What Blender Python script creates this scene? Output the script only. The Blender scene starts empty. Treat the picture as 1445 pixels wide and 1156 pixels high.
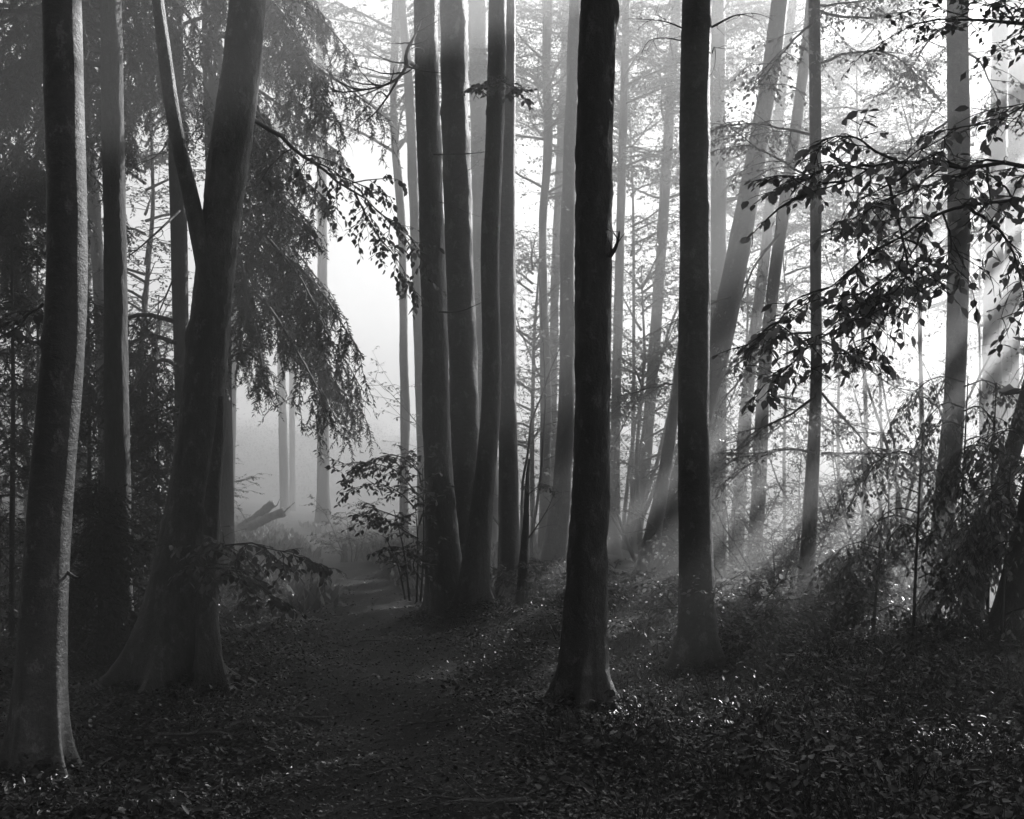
import bpy, math
import numpy as np
from mathutils import Vector, noise as mnoise

# ------------------------------------------------------------------ camera, sky, sun, exposure
sc = bpy.context.scene
COL = sc.collection
F_PX, HORIZON, EYE = 1750.0, 700.0, 1.6        # focal length in photo pixels, eye-level row, eye height
cam_d = bpy.data.cameras.new("camera")
cam = bpy.data.objects.new("camera", cam_d)
COL.objects.link(cam)
cam.location = (0, 0, EYE)
cam.rotation_euler = (math.radians(90), 0, 0)
cam_d.sensor_width = 36.0
cam_d.lens = 36.0 * F_PX / 1445.0
cam_d.shift_y = (HORIZON - 578.0) / 1445.0
cam_d.clip_start = 0.1
cam_d.clip_end = 1000.0
sc.camera = cam

SUN_EL = math.radians(26.0)
SUN_AZ = math.radians(39.0)                     # behind the trees, out of the frame to the right
SUN_DIR = Vector((math.sin(SUN_AZ) * math.cos(SUN_EL), math.cos(SUN_AZ) * math.cos(SUN_EL), math.sin(SUN_EL)))
world = bpy.data.worlds.new("World")
sc.world = world
world.use_nodes = True
wn, wl = world.node_tree.nodes, world.node_tree.links
bg = wn["Background"]
sky = wn.new("ShaderNodeTexSky")
sky.sky_type = 'NISHITA'
sky.sun_disc = False
sky.sun_elevation = SUN_EL
sky.sun_rotation = SUN_AZ
sky.dust_density = 0.4
bw = wn.new("ShaderNodeRGBToBW")                # the photograph is black and white
wl.new(sky.outputs["Color"], bw.inputs["Color"])
wl.new(bw.outputs["Val"], bg.inputs["Color"])
bg.inputs["Strength"].default_value = 0.05

sun_d = bpy.data.lights.new("sun", 'SUN')
sun_d.energy = 5.0
sun_d.angle = math.radians(0.5)
sun_d.color = (1, 1, 1)
sun = bpy.data.objects.new("sun", sun_d)
COL.objects.link(sun)
sun.location = SUN_DIR * 90
sun.rotation_euler = SUN_DIR.to_track_quat('Z', 'Y').to_euler()

sc.view_settings.view_transform = 'Standard'
sc.view_settings.look = 'None'
sc.view_settings.exposure = 2.05
sc.view_settings.gamma = 1.0
sc.render.engine = 'CYCLES'
cy = sc.cycles
cy.use_denoising = True
cy.max_bounces = 6
cy.diffuse_bounces = 2
cy.glossy_bounces = 2
cy.transmission_bounces = 3
cy.volume_bounces = 0
cy.transparent_max_bounces = 4
cy.sample_clamp_indirect = 4.0
cy.use_adaptive_sampling = False

FOG = 0.018
FOG_G = 0.5

# ------------------------------------------------------------------ helpers
rng = np.random.default_rng(7)
UP = np.array([0.0, 0.0, 1.0])

def sstep(a, b, x):
    t = np.clip((np.asarray(x, float) - a) / (b - a), 0, 1)
    return t * t * (3 - 2 * t)

def ground_z(x, y):
    x = np.asarray(x, float); y = np.asarray(y, float)
    z = 0.05 * np.sin(x * 1.3 + 0.7) * np.sin(y * 0.9 + 1.1) + 0.03 * np.sin(x * 2.9 + y * 2.3) + 0.015 * np.sin(5.1 * x - 4.3 * y)
    drop = np.clip(y - 14.0, 0, 26) * 0.085
    z = z - drop * sstep(0.06, 0.22, x / np.maximum(y, 2.0)) * sstep(1.0, 4.0, x)
    z = z + 0.22 * np.exp(-((x - 0.4) / 1.8) ** 2 - ((y - 15.0) / 4.0) ** 2)           # bank under the trunk cluster
    z = z + 0.09 * sstep(85, 105, y) * np.clip(y - 85, 0, 90)                            # hillside beyond the clearing
    z = z + 0.10 * np.clip(-x - 5.5, 0, 60) * sstep(14, 30, y)
    z = z - 0.06 * np.exp(-((x - path_x(y)) / 0.7) ** 2) * sstep(2, 5, y)
    return z

def path_x(y):
    return np.interp(y, [0, 4, 7, 10, 14, 19, 26, 34, 42, 60], [-0.3, -0.35, -0.55, -1.0, -1.5, -2.1, -3.3, -4.8, -6.6, -12.0])

def W(u, v, d):
    return np.array([(u - 722.5) / F_PX * d, d, EYE + (HORIZON - v) / F_PX * d])

def mesh_obj(name, verts, faces_list, mats, parent=None, mat_idx=None, smooth=True):
    """faces_list: list of int arrays (N,3) or (N,4); one ID mesh from arrays"""
    me = bpy.data.meshes.new(name)
    verts = np.asarray(verts, np.float32)
    loops = np.concatenate([f.ravel() for f in faces_list]).astype(np.int32)
    counts = np.concatenate([np.full(len(f), f.shape[1], np.int32) for f in faces_list])
    starts = np.concatenate([[0], np.cumsum(counts)[:-1]]).astype(np.int32)
    me.vertices.add(len(verts)); me.vertices.foreach_set("co", verts.ravel())
    me.loops.add(len(loops)); me.loops.foreach_set("vertex_index", loops)
    me.polygons.add(len(counts))
    me.polygons.foreach_set("loop_start", starts)
    me.polygons.foreach_set("loop_total", counts)
    if mat_idx is not None:
        me.polygons.foreach_set("material_index", np.asarray(mat_idx, np.int32))
    me.polygons.foreach_set("use_smooth", np.full(len(counts), smooth))
    for m in (mats if isinstance(mats, (list, tuple)) else [mats]):
        me.materials.append(m)
    me.update(calc_edges=True)
    o = bpy.data.objects.new(name, me)
    COL.objects.link(o)
    if parent is not None:
        o.parent = parent
        o.matrix_parent_inverse.identity()
        # geometry is given in world space: shift it into the parent's frame
        p = np.array(parent_world(parent), np.float32)
        me.vertices.foreach_set("co", (verts - p).ravel())
        me.update()
    return o

def parent_world(o):
    v = Vector(o.location)
    while o.parent is not None:
        o = o.parent; v = v + o.location
    return v

def thing(name, loc, label, cat, group=None):
    o = bpy.data.objects.new(name, None)
    COL.objects.link(o)
    o.empty_display_size = 0.3
    o.location = tuple(float(t) for t in loc)
    o["label"] = label; o["category"] = cat
    if group: o["group"] = group
    return o

def tag(o, label=None, cat=None, group=None, kind=None):
    if label: o["label"] = label
    if cat: o["category"] = cat
    if group: o["group"] = group
    if kind: o["kind"] = kind
    return o

class Geo:
    """collects batches of verts/faces with a material slot each"""
    def __init__(s): s.v, s.f3, s.f4, s.m3, s.m4, s.n = [], [], [], [], [], 0
    def add(s, v, f, slot=0):
        f = np.asarray(f) + s.n
        s.v.append(np.asarray(v, np.float32).reshape(-1, 3)); s.n += len(s.v[-1])
        if f.shape[1] == 3: s.f3.append(f); s.m3.append(np.full(len(f), slot))
        else: s.f4.append(f); s.m4.append(np.full(len(f), slot))
    def build(s, name, mats, parent=None, smooth=True):
        fl = []; mi = []
        if s.f4: fl.append(np.concatenate(s.f4)); mi.append(np.concatenate(s.m4))
        if s.f3: fl.append(np.concatenate(s.f3)); mi.append(np.concatenate(s.m3))
        return mesh_obj(name, np.concatenate(s.v), fl, mats, parent, np.concatenate(mi), smooth)

def norm(a):
    return a / np.maximum(np.linalg.norm(a, axis=-1, keepdims=True), 1e-9)

def tubes(P, R, sides=5):
    """P (N,K,3), R (N,K) -> verts, quads of N swept tubes"""
    N, K, _ = P.shape
    T = np.gradient(P, axis=1); T = norm(T)
    ref = np.where(np.abs(T[:, :1, 2:3]) > 0.9, np.array([1.0, 0, 0]), UP)
    A = norm(np.cross(T, np.broadcast_to(ref, T.shape)))
    B = np.cross(T, A)
    th = np.arange(sides) / sides * 2 * math.pi
    V = P[:, :, None] + R[:, :, None, None] * (np.cos(th)[None, None, :, None] * A[:, :, None] + np.sin(th)[None, None, :, None] * B[:, :, None])
    idx = np.arange(N * K * sides).reshape(N, K, sides)
    a = idx[:, :-1]; b = idx[:, 1:]
    q = np.stack([a, np.roll(a, -1, 2), np.roll(b, -1, 2), b], -1).reshape(-1, 4)
    return V.reshape(-1, 3), q

def grow(o, d, L, K, wander=0.08, grav=0.0, r=rng):
    N = len(o); d = norm(d); P = np.zeros((N, K, 3)); P[:, 0] = o
    st = (np.asarray(L, float) * np.ones(N) / (K - 1))[:, None]
    for k in range(1, K):
        d = norm(d + r.normal(0, wander, (N, 3)) + np.array([0, 0, -1.0]) * grav)
        P[:, k] = P[:, k - 1] + d * st
    return P

def sample(P, t):
    """points and tangents at t (N,M) in 0..1 on polylines P (N,K,3)"""
    N, K, _ = P.shape
    s = np.clip(t, 0, 0.9999) * (K - 1); i = s.astype(int); f = (s - i)[..., None]
    n = np.arange(N)[:, None]
    a, b = P[n, i], P[n, i + 1]
    return a * (1 - f) + b * f, norm(b - a)

def spawn(P, per, t0, t1, ang, lift=0.0, jit=0.15, r=rng):
    N = len(P)
    t = np.linspace(t0, t1, per)[None, :] + r.uniform(-.5, .5, (N, per)) * (t1 - t0) / max(per, 1)
    t = np.clip(t, 0.02, 1)
    o, T = sample(P, t)
    side = norm(np.cross(T, UP) + 1e-5)
    sg = np.where((np.arange(per)[None, :] + r.integers(0, 2, (N, 1))) % 2 == 0, 1.0, -1.0)[..., None]
    a = ang + r.normal(0, 0.15, (N, per, 1))
    d = T * np.cos(a) + side * sg * np.sin(a) + UP * lift + r.normal(0, jit, (N, per, 3))
    return o.reshape(-1, 3), norm(d).reshape(-1, 3), t.reshape(-1)

LEAF6 = np.array([[0, 0, 0], [.24, .28, .05], [.25, .62, .04], [0, 1.0, -.06], [-.25, .62, .04], [-.24, .28, .05]])
LEAF6F = np.array([[0, 1, 2, 3], [0, 3, 4, 5]])
LEAF4 = np.array([[0, 0, 0], [.27, .45, .05], [0, 1.0, -.03], [-.27, .45, .05]])
LEAF4F = np.array([[0, 1, 2, 3]])
NEED = np.array([[0, 0, 0], [.15, .35, .03], [0, 1.0, 0], [-.15, .35, .03]])

def leaves(o, d, n, size, tmpl=LEAF6, faces=LEAF6F):
    Y = norm(d); X = norm(np.cross(Y, n)); Z = np.cross(X, Y)
    s = (np.asarray(size) * np.ones(len(o)))[:, None, None]
    V = o[:, None] + s * (tmpl[None, :, 0:1] * X[:, None] + tmpl[None, :, 1:2] * Y[:, None] + tmpl[None, :, 2:3] * Z[:, None])
    k = len(tmpl)
    Fc = (faces[None] + (np.arange(len(o)) * k)[:, None, None]).reshape(-1, faces.shape[1])
    return V.reshape(-1, 3), Fc

def leafy(P2, per, size, g, slot=1, r=rng, droop=0.35, simple=False, t0=0.15, keep=1.0):
    o, d, t = spawn(P2, per, t0, 1.0, 0.85, -droop, 0.28, r)
    if keep < 1.0:
        m = r.random(len(o)) < keep
        o, d = o[m], d[m]
    n = norm(UP + r.normal(0, 0.45, o.shape))
    sz = size * r.uniform(0.45, 1.25, len(o))
    g.add(*leaves(o + d * size * .12, d, n, sz, LEAF4 if simple else LEAF6, LEAF4F if simple else LEAF6F), slot)

def taper(P, r0, r1):
    N, K, _ = P.shape
    r0 = np.asarray(r0, float) * np.ones(N); r1 = np.asarray(r1, float) * np.ones(N)
    t = np.linspace(0, 1, K)[None]
    return r0[:, None] * (1 - t) + r1[:, None] * t

def resample(pts, K):
    """smooth curve through control points -> (K,3)"""
    pts = np.asarray(pts, float)
    if len(pts) > 2:                              # two rounds of Chaikin corner cutting, ends kept
        for _ in range(2):
            q = pts[:-1] * .75 + pts[1:] * .25; w = pts[:-1] * .25 + pts[1:] * .75
            pts = np.concatenate([pts[:1], np.stack([q, w], 1).reshape(-1, 3), pts[-1:]])
    s = np.concatenate([[0], np.cumsum(np.linalg.norm(np.diff(pts, axis=0), axis=1))])
    t = np.linspace(0, s[-1], K)
    return np.stack([np.interp(t, s, pts[:, i]) for i in range(3)], 1)

# ------------------------------------------------------------------ materials (all greys: the photograph is black and white)
def new_mat(name):
    m = bpy.data.materials.new(name); m.use_nodes = True
    nt = m.node_tree
    for n in list(nt.nodes): nt.nodes.remove(n)
    out = nt.nodes.new("ShaderNodeOutputMaterial")
    return m, nt, out

def ramp(nt, fac, stops):
    r = nt.nodes.new("ShaderNodeValToRGB")
    e = r.color_ramp.elements
    while len(e) < len(stops): e.new(0.5)
    for k, (p, c) in enumerate(stops):
        e[k].position = p; e[k].color = (c, c, c, 1)
    nt.links.new(fac, r.inputs["Fac"])
    return r.outputs["Color"]

def noise_tex(nt, scale, detail=4.0, stretch=(1, 1, 1), rough=0.55):
    tc = nt.nodes.new("ShaderNodeTexCoord"); mp = nt.nodes.new("ShaderNodeMapping")
    mp.inputs["Scale"].default_value = stretch
    nt.links.new(tc.outputs["Object"], mp.inputs["Vector"])
    n = nt.nodes.new("ShaderNodeTexNoise")
    n.inputs["Scale"].default_value = scale; n.inputs["Detail"].default_value = detail; n.inputs["Roughness"].default_value = rough
    nt.links.new(mp.outputs["Vector"], n.inputs["Vector"])
    return n.outputs["Fac"]

def mix_col(nt, mode, fac, a, b):
    n = nt.nodes.new("ShaderNodeMix"); n.data_type = 'RGBA'; n.blend_type = mode
    for sock, val in ((n.inputs[0], fac), (n.inputs[6], a), (n.inputs[7], b)):
        if hasattr(val, "is_output"): nt.links.new(val, sock)
        elif isinstance(val, (int, float)) and sock.type == 'RGBA': sock.default_value = (val, val, val, 1)
        else: sock.default_value = val
    return n.outputs[2]

def bark_mat(name, lo, hi, grain, stretch, bump=0.5, patch=0.1, rough=0.75):
    m, nt, out = new_mat(name)
    p = nt.nodes.new("ShaderNodeBsdfPrincipled")
    f1 = noise_tex(nt, grain, 6, stretch, 0.7)                       # grain of the bark
    f2 = noise_tex(nt, 8.5, 7, (1, 1, .6), 0.75)                      # lichen and algae blotches
    f3 = noise_tex(nt, 7.0, 4, (1, 1, .12), 0.6)                     # rain streaks down the trunk
    f4 = noise_tex(nt, 1.3, 3, (1, 1, .5), 0.5)
    fine = noise_tex(nt, 75, 3, (1, 1, 1), 0.65)
    base = ramp(nt, f1, [(0.32, lo), (0.68, hi)])
    base = mix_col(nt, 'MULTIPLY', 0.75, base, ramp(nt, f3, [(0.35, 0.45), (0.65, 1.25)]))
    base = mix_col(nt, 'MULTIPLY', 0.8, base, ramp(nt, f4, [(0.35, 0.5), (0.65, 1.3)]))
    pm = ramp(nt, f2, [(0.55, 0.0), (0.62, 0.8), (0.74, 1.0)])
    col = mix_col(nt, 'MIX', pm, base, patch)
    col2 = mix_col(nt, 'MULTIPLY', 0.8, col, ramp(nt, fine, [(0.3, 0.35), (0.7, 1.4)]))
    nt.links.new(col2, p.inputs["Base Color"])
    p.inputs["Roughness"].default_value = rough
    p.inputs["Specular IOR Level"].default_value = 0.5
    b = nt.nodes.new("ShaderNodeBump"); b.inputs["Strength"].default_value = bump; b.inputs["Distance"].default_value = 0.03
    add = nt.nodes.new("ShaderNodeMath"); add.operation = 'MULTIPLY_ADD'; add.inputs[1].default_value = 0.22
    add2 = nt.nodes.new("ShaderNodeMath"); add2.operation = 'MULTIPLY_ADD'; add2.inputs[1].default_value = 0.6
    nt.links.new(fine, add.inputs[0]); nt.links.new(f1, add.inputs[2])
    nt.links.new(f2, add2.inputs[0]); nt.links.new(add.outputs[0], add2.inputs[2])
    nt.links.new(add2.outputs[0], b.inputs["Height"]); nt.links.new(b.outputs[0], p.inputs["Normal"])
    nt.links.new(p.outputs[0], out.inputs["Surface"])
    return m

def leaf_mat(name, lo, hi, trans=0.4, rough=0.35, spec=0.5):
    m, nt, out = new_mat(name)
    g = nt.nodes.new("ShaderNodeNewGeometry")
    col = ramp(nt, g.outputs["Random Per Island"], [(0.0, lo), (1.0, hi)])
    p = nt.nodes.new("ShaderNodeBsdfPrincipled")
    nt.links.new(col, p.inputs["Base Color"])
    p.inputs["Roughness"].default_value = rough
    p.inputs["Specular IOR Level"].default_value = spec
    t = nt.nodes.new("ShaderNodeBsdfTranslucent")
    nt.links.new(col, t.inputs["Color"])
    mx = nt.nodes.new("ShaderNodeMixShader"); mx.inputs[0].default_value = trans
    nt.links.new(p.outputs[0], mx.inputs[1]); nt.links.new(t.outputs[0], mx.inputs[2])
    nt.links.new(mx.outputs[0], out.inputs["Surface"])
    return m

def ground_mat(name, lo, hi, scale, bump):
    m, nt, out = new_mat(name)
    p = nt.nodes.new("ShaderNodeBsdfPrincipled")
    f1 = noise_tex(nt, scale, 8, (1, 1, 1), 0.7); f2 = noise_tex(nt, 0.6, 4)
    c = mix_col(nt, 'MULTIPLY', 0.8, ramp(nt, f1, [(0.3, lo), (0.7, hi)]), ramp(nt, f2, [(0.35, 0.5), (0.65, 1.2)]))
    nt.links.new(c, p.inputs["Base Color"])
    p.inputs["Roughness"].default_value = 0.9
    p.inputs["Specular IOR Level"].default_value = 0.2
    b = nt.nodes.new("ShaderNodeBump"); b.inputs["Strength"].default_value = bump; b.inputs["Distance"].default_value = 0.04
    nt.links.new(f1, b.inputs["Height"]); nt.links.new(b.outputs[0], p.inputs["Normal"])
    nt.links.new(p.outputs[0], out.inputs["Surface"])
    return m

BEECH = bark_mat("beech_bark", 0.018, 0.085, 16.0, (1, 1, 1.4), 0.55, 0.17, 0.55)
SPRUCE = bark_mat("spruce_bark", 0.025, 0.09, 24.0, (1, 1, .3), 1.0, 0.05)
MOSSY = bark_mat("mossy_bark", 0.012, 0.08, 16.0, (1, 1, .5), 1.0, 0.15, 0.55)
TWIG = bark_mat("twig_bark", 0.03, 0.07, 30.0, (1, 1, 1), 0.2, 0.06)
DEADWOOD = bark_mat("dead_wood", 0.08, 0.20, 18.0, (1, 1, .3), 0.8, 0.12)
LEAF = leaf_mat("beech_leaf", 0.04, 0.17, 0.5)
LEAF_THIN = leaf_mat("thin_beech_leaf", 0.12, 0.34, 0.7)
LEAF_GLOSS = leaf_mat("glossy_leaf", 0.015, 0.06, 0.25, 0.42, 0.6)
NEEDLE = leaf_mat("spruce_needle", 0.02, 0.06, 0.2, 0.5, 0.4)
LITTER = leaf_mat("litter_leaf", 0.008, 0.06, 0.1, 0.40, 0.6)
GRASS = leaf_mat("grass_blade", 0.08, 0.16, 0.4, 0.5, 0.3)
SOIL = ground_mat("forest_soil", 0.012, 0.045, 9.0, 0.8)
PATHM = ground_mat("path_soil", 0.02, 0.05, 14.0, 0.5)

# ------------------------------------------------------------------ ground, path
def grid_sheet(name, xs, ys, zf, mat):
    X, Y = np.meshgrid(xs, ys)
    V = np.stack([X, Y, zf(X, Y)], -1).reshape(-1, 3)
    i = np.arange(len(xs) * len(ys)).reshape(len(ys), len(xs))
    q = np.stack([i[:-1, :-1], i[:-1, 1:], i[1:, 1:], i[1:, :-1]], -1).reshape(-1, 4)
    return mesh_obj(name, V, [q], mat)

xs = np.unique(np.round(np.concatenate([np.linspace(-130, -14, 40), np.arange(-14, 14, 0.18), np.linspace(14, 130, 40)]), 3))
ys = np.unique(np.round(np.concatenate([np.linspace(-22, 2, 16), np.arange(2, 30, 0.18), np.arange(30, 80, 0.7), np.linspace(80, 175, 30)]), 3))
tag(grid_sheet("ground", xs, ys, ground_z, SOIL), kind="structure")

py = np.arange(0.5, 58, 0.25)
pw = np.array([-1, -.7, -.35, 0, .35, .7, 1.0])
PXv = path_x(py)[:, None] + pw[None] * (0.62 + 0.12 * np.sin(py * 1.7)[:, None] * np.sign(pw)[None] + 0.06 * np.sin(py * 4.1)[:, None])
PYv = np.repeat(py[:, None], len(pw), 1)
PZ = ground_z(PXv, PYv) + 0.012 + 0.01 * (1 - np.abs(pw))[None]
i = np.arange(PXv.size).reshape(PXv.shape)
q = np.stack([i[:-1, :-1], i[:-1, 1:], i[1:, 1:], i[1:, :-1]], -1).reshape(-1, 4)
tag(mesh_obj("path", np.stack([PXv, PYv, PZ], -1).reshape(-1, 3), [q], PATHM), kind="structure")

# ------------------------------------------------------------------ tree builders
def trunk_curve(rows, d, base_v=None, top=None, snap=True):
    """rows (v, centre u, width) in photo pixels from the top of what shows to the base, at distance d"""
    rows = sorted(rows, key=lambda t: -t[0])
    C = np.array([W(u, v, d) for v, u, w in rows]); R = np.array([w / 2 / F_PX * d for v, u, w in rows])
    if snap:                                     # the foot goes into the ground
        dirn = norm(C[1] - C[0]) if len(C) > 1 else UP
        gz = float(ground_z(C[0, 0], C[0, 1])) - 0.12
        k = (C[0, 2] - gz) / max(dirn[2], .3)
        foot = C[0] - dirn * k
        if k > 0.02: C = np.concatenate([[foot], C]); R = np.concatenate([[R[0]], R])
        else: C[0, 2] = gz
    if top is not None and top > C[-1, 2] + .5:
        dirn = norm(C[-1] - C[-2]); dirn = norm(dirn + UP * 1.2)
        n = 4
        ext = [C[-1] + dirn * (top - C[-1, 2]) / dirn[2] * (k + 1) / n for k in range(n)]
        C = np.concatenate([C, ext]); R = np.concatenate([R, [R[-1] * (1 - .22 * (k + 1)) for k in range(n)]])
    return C, R

def trunk_geo(C, R, flare=0.6, sides=28, seg=0.14, lump=0.05, seed=0, flare_h=0.35, rough=1.0, knots=None):
    r = np.random.default_rng(seed)
    L = np.linalg.norm(np.diff(C, axis=0), axis=1).sum()
    K = max(12, min(420, int(L / seg)))
    s = np.concatenate([[0], np.cumsum(np.linalg.norm(np.diff(C, axis=0), axis=1))])
    # cubic-ish smoothing: sample linearly then average
    t = np.linspace(0, s[-1], K)
    P = np.stack([np.interp(t, s, C[:, i]) for i in range(3)], 1); RR = np.interp(t, s, R)
    win = max(1, int(K * 0.035))
    for _ in range(2):
        Q = np.pad(P, ((win, win), (0, 0)), mode='reflect', reflect_type='odd'); ker = np.ones(2 * win + 1) / (2 * win + 1)
        P = np.stack([np.convolve(Q[:, i], ker, 'valid') for i in range(3)], 1)
        RR = np.convolve(np.pad(RR, win, mode='edge'), ker, 'valid')
    th = np.arange(sides) / sides * 2 * math.pi
    gz = float(ground_z(P[0, 0], P[0, 1]))
    h = np.maximum(P[:, 2] - gz, 0)
    ph = r.uniform(0, 6.28, 8); k = r.integers(4, 7)
    lobes = 0.5 + 0.5 * np.cos(k * th + ph[0] + 0.6 * np.sin(th + ph[1]))
    fl = flare * np.exp(-h / flare_h)[:, None] * (0.12 + 1.15 * lobes[None] ** 2)
    lm = lump * (np.sin(2 * th[None] + h[:, None] * 1.1 + ph[2]) * np.sin(h[:, None] * 2.3 + ph[3]) + .6 * np.sin(3 * th[None] - h[:, None] * 2.9 + ph[4]) + .5 * np.sin(5 * th[None] + h[:, None] * 5.3 + ph[5]) * np.sin(h[:, None] * 3.7 + ph[6]))
    fine = r.normal(0, 1, lm.shape); fine = fine + .7 * np.roll(fine, 1, 0) + .7 * np.roll(fine, 1, 1)
    coarse = np.repeat(np.repeat(r.normal(0, 1, (K // 4 + 1, sides // 4 + 1)), 4, 0), 4, 1)[:K, :sides]
    for ax in (0, 0, 1, 1): coarse = (coarse + np.roll(coarse, 1, ax) + np.roll(coarse, -1, ax)) / 3
    lm = lm + lump * (.16 * fine * rough + .45 * coarse * rough)
    fl = fl + flare * .9 * np.exp(-h / .11)[:, None] * lobes[None] ** 3
    nk = knots if knots is not None else int(6 + 5 * r.random())
    for _ in range(nk):                              # knots, scars and old branch collars
        hk, tk = r.uniform(.2, 7.5), r.uniform(0, 6.28); wk, ak, am = r.uniform(.03, .12), r.uniform(.15, .45), r.uniform(.05, .2) * r.choice([1, 1, -.5])
        dt = np.angle(np.exp(1j * (th - tk)))
        lm = lm + am * np.exp(-((h - hk) / wk) ** 2)[:, None] * np.exp(-(dt / ak) ** 2)[None]
    rad = RR[:, None] * (1 + fl + lm)
    V = np.stack([P[:, None, 0] + rad * np.cos(th), P[:, None, 1] + rad * np.sin(th), P[:, None, 2] + 0 * rad], -1)
    i = np.arange(K * sides).reshape(K, sides)
    q = np.stack([i[:-1], np.roll(i[:-1], -1, 1), np.roll(i[1:], -1, 1), i[1:]], -1).reshape(-1, 4)
    Vv = np.concatenate([V.reshape(-1, 3), [P[-1] + UP * RR[-1] * .3]])
    cap = np.stack([i[-1], np.roll(i[-1], -1), np.full(sides, K * sides)], -1)
    return Vv, q, cap, P, RR

def add_trunk(root, C, R, mat, name="trunk", **kw):
    V, q, cap, P, RR = trunk_geo(C, R, **kw)
    return mesh_obj(name, V, [q, cap], mat, root), P, RR

# shared crown meshes, kept above what the picture shows: broad beech crowns
def crown_mesh(seed, h=7.5, rad=3.2, n0=22, leaf=0.15, n1=9):
    r = np.random.default_rng(seed); g = Geo()
    z0 = r.uniform(0, h * .75, n0); a = np.arange(n0) * 2.4 + r.uniform(-.3, .3, n0)
    L = rad * (1.05 - .65 * z0 / h) * r.uniform(.75, 1.15, n0)
    o = np.stack([0 * a, 0 * a, z0], 1); d = np.stack([np.cos(a), np.sin(a), .35 + .5 * z0 / h], 1)
    P0 = grow(o, d, L, 7, .1, .03, r); g.add(*tubes(P0, taper(P0, .045, .008), 5), 0)
    o, d, t = spawn(P0, n1, .2, 1, .9, .05, .2, r)
    P1 = grow(o, d, r.uniform(.5, 1.3, len(o)) * (1.2 - .5 * t), 4, .15, .06, r); g.add(*tubes(P1, taper(P1, .012, .003), 3), 0)
    o, d, t = spawn(P1, 4, .2, 1, .8, 0, .2, r)
    P2 = grow(o, d, r.uniform(.25, .6, len(o)), 3, .12, .1, r); g.add(*tubes(P2, taper(P2, .005, .002), 3), 0)
    leafy(P2, 8, leaf, g, 1, r, simple=True)
    ob = g.build("crown", [TWIG, LEAF]); me = ob.data
    bpy.data.objects.remove(ob)
    return me
CROWNS = [crown_mesh(40 + k) for k in range(3)] + [crown_mesh(50 + k, 9.0, 3.7, 34, .24, 12) for k in range(2)] + [crown_mesh(60 + k, 8.0, 3.0, 26, .10, 13) for k in range(2)]

def put_crown(root, at, k=0, scale=1.0, rz=0.0, name="crown"):
    o = bpy.data.objects.new(name, CROWNS[k]); COL.objects.link(o)
    o.parent = root; o.location = Vector([float(t) for t in at]) - parent_world(root)
    o.rotation_euler = (0, 0, rz); o.scale = (scale, scale, scale)
    return o

def leafy_limb(root, pts, K=12, r0=.03, r1=.005, n1=10, L1=(.4, .9), n2=5, L2=(.15, .4), per=6, leaf=.07, mats=None, name="limb", seed=1, ang=.9, grav=.06, simple=False, t0=.15, lift=0.05, droop=.35, keep=1.0, lens=None):
    r = np.random.default_rng(seed); g = Geo()
    P0 = resample(pts, K)[None]
    P0[0, 1:-1] += r.normal(0, .012 * np.linalg.norm(P0[0, -1] - P0[0, 0]) / 3, (K - 2, 3))
    g.add(*tubes(P0, taper(P0, r0, r1), 7), 0)
    o, d, t = spawn(P0, n1, t0, .97, ang, lift, .18, r)
    P1 = grow(o, d, r.uniform(*L1, len(o)) * (1.15 - .5 * t), 6, .14, grav, r); g.add(*tubes(P1, taper(P1, r0 * .35, .0025), 4), 0)
    PA = np.concatenate([P1, P0[:, np.linspace(K // 2, K - 1, 6).astype(int)]])
    o, d, t = spawn(PA, n2, .15, 1, .8, 0, .2, r)
    P2 = grow(o, d, r.uniform(*L2, len(o)), 4, .12, grav * 1.5, r); g.add(*tubes(P2, taper(P2, .004, .0015), 3), 0)
    leafy(P2, per, leaf, g, 1, r, simple=simple, droop=droop, keep=keep)
    leafy(P1, 5, leaf, g, 1, r, simple=simple, droop=droop, t0=.6, keep=keep)
    return g.build(name, mats or [TWIG, LEAF], root)

def bare_limb(root, pts, K=14, r0=.02, r1=.003, n1=8, L1=(.2, .6), n2=3, L2=(.08, .25), name="dead_branch", seed=1, grav=.05, ang=.8, mat=None, t0=.2, lift=0.0):
    r = np.random.default_rng(seed); g = Geo()
    P0 = resample(pts, K)[None]
    g.add(*tubes(P0, taper(P0, r0, r1), 6), 0)
    if n1:
        o, d, t = spawn(P0, n1, t0, .97, ang, lift, .2, r)
        P1 = grow(o, d, r.uniform(*L1, len(o)) * (1.2 - .6 * t), 7, .12, grav, r); g.add(*tubes(P1, taper(P1, r0 * .4, .0015), 4), 0)
        o, d, t = spawn(P1, n2, .2, 1, .7, 0, .2, r)
        P2 = grow(o, d, r.uniform(*L2, len(o)), 4, .15, grav, r); g.add(*tubes(P2, taper(P2, .0025, .001), 3), 0)
    return g.build(name, [mat or TWIG], root)

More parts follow.
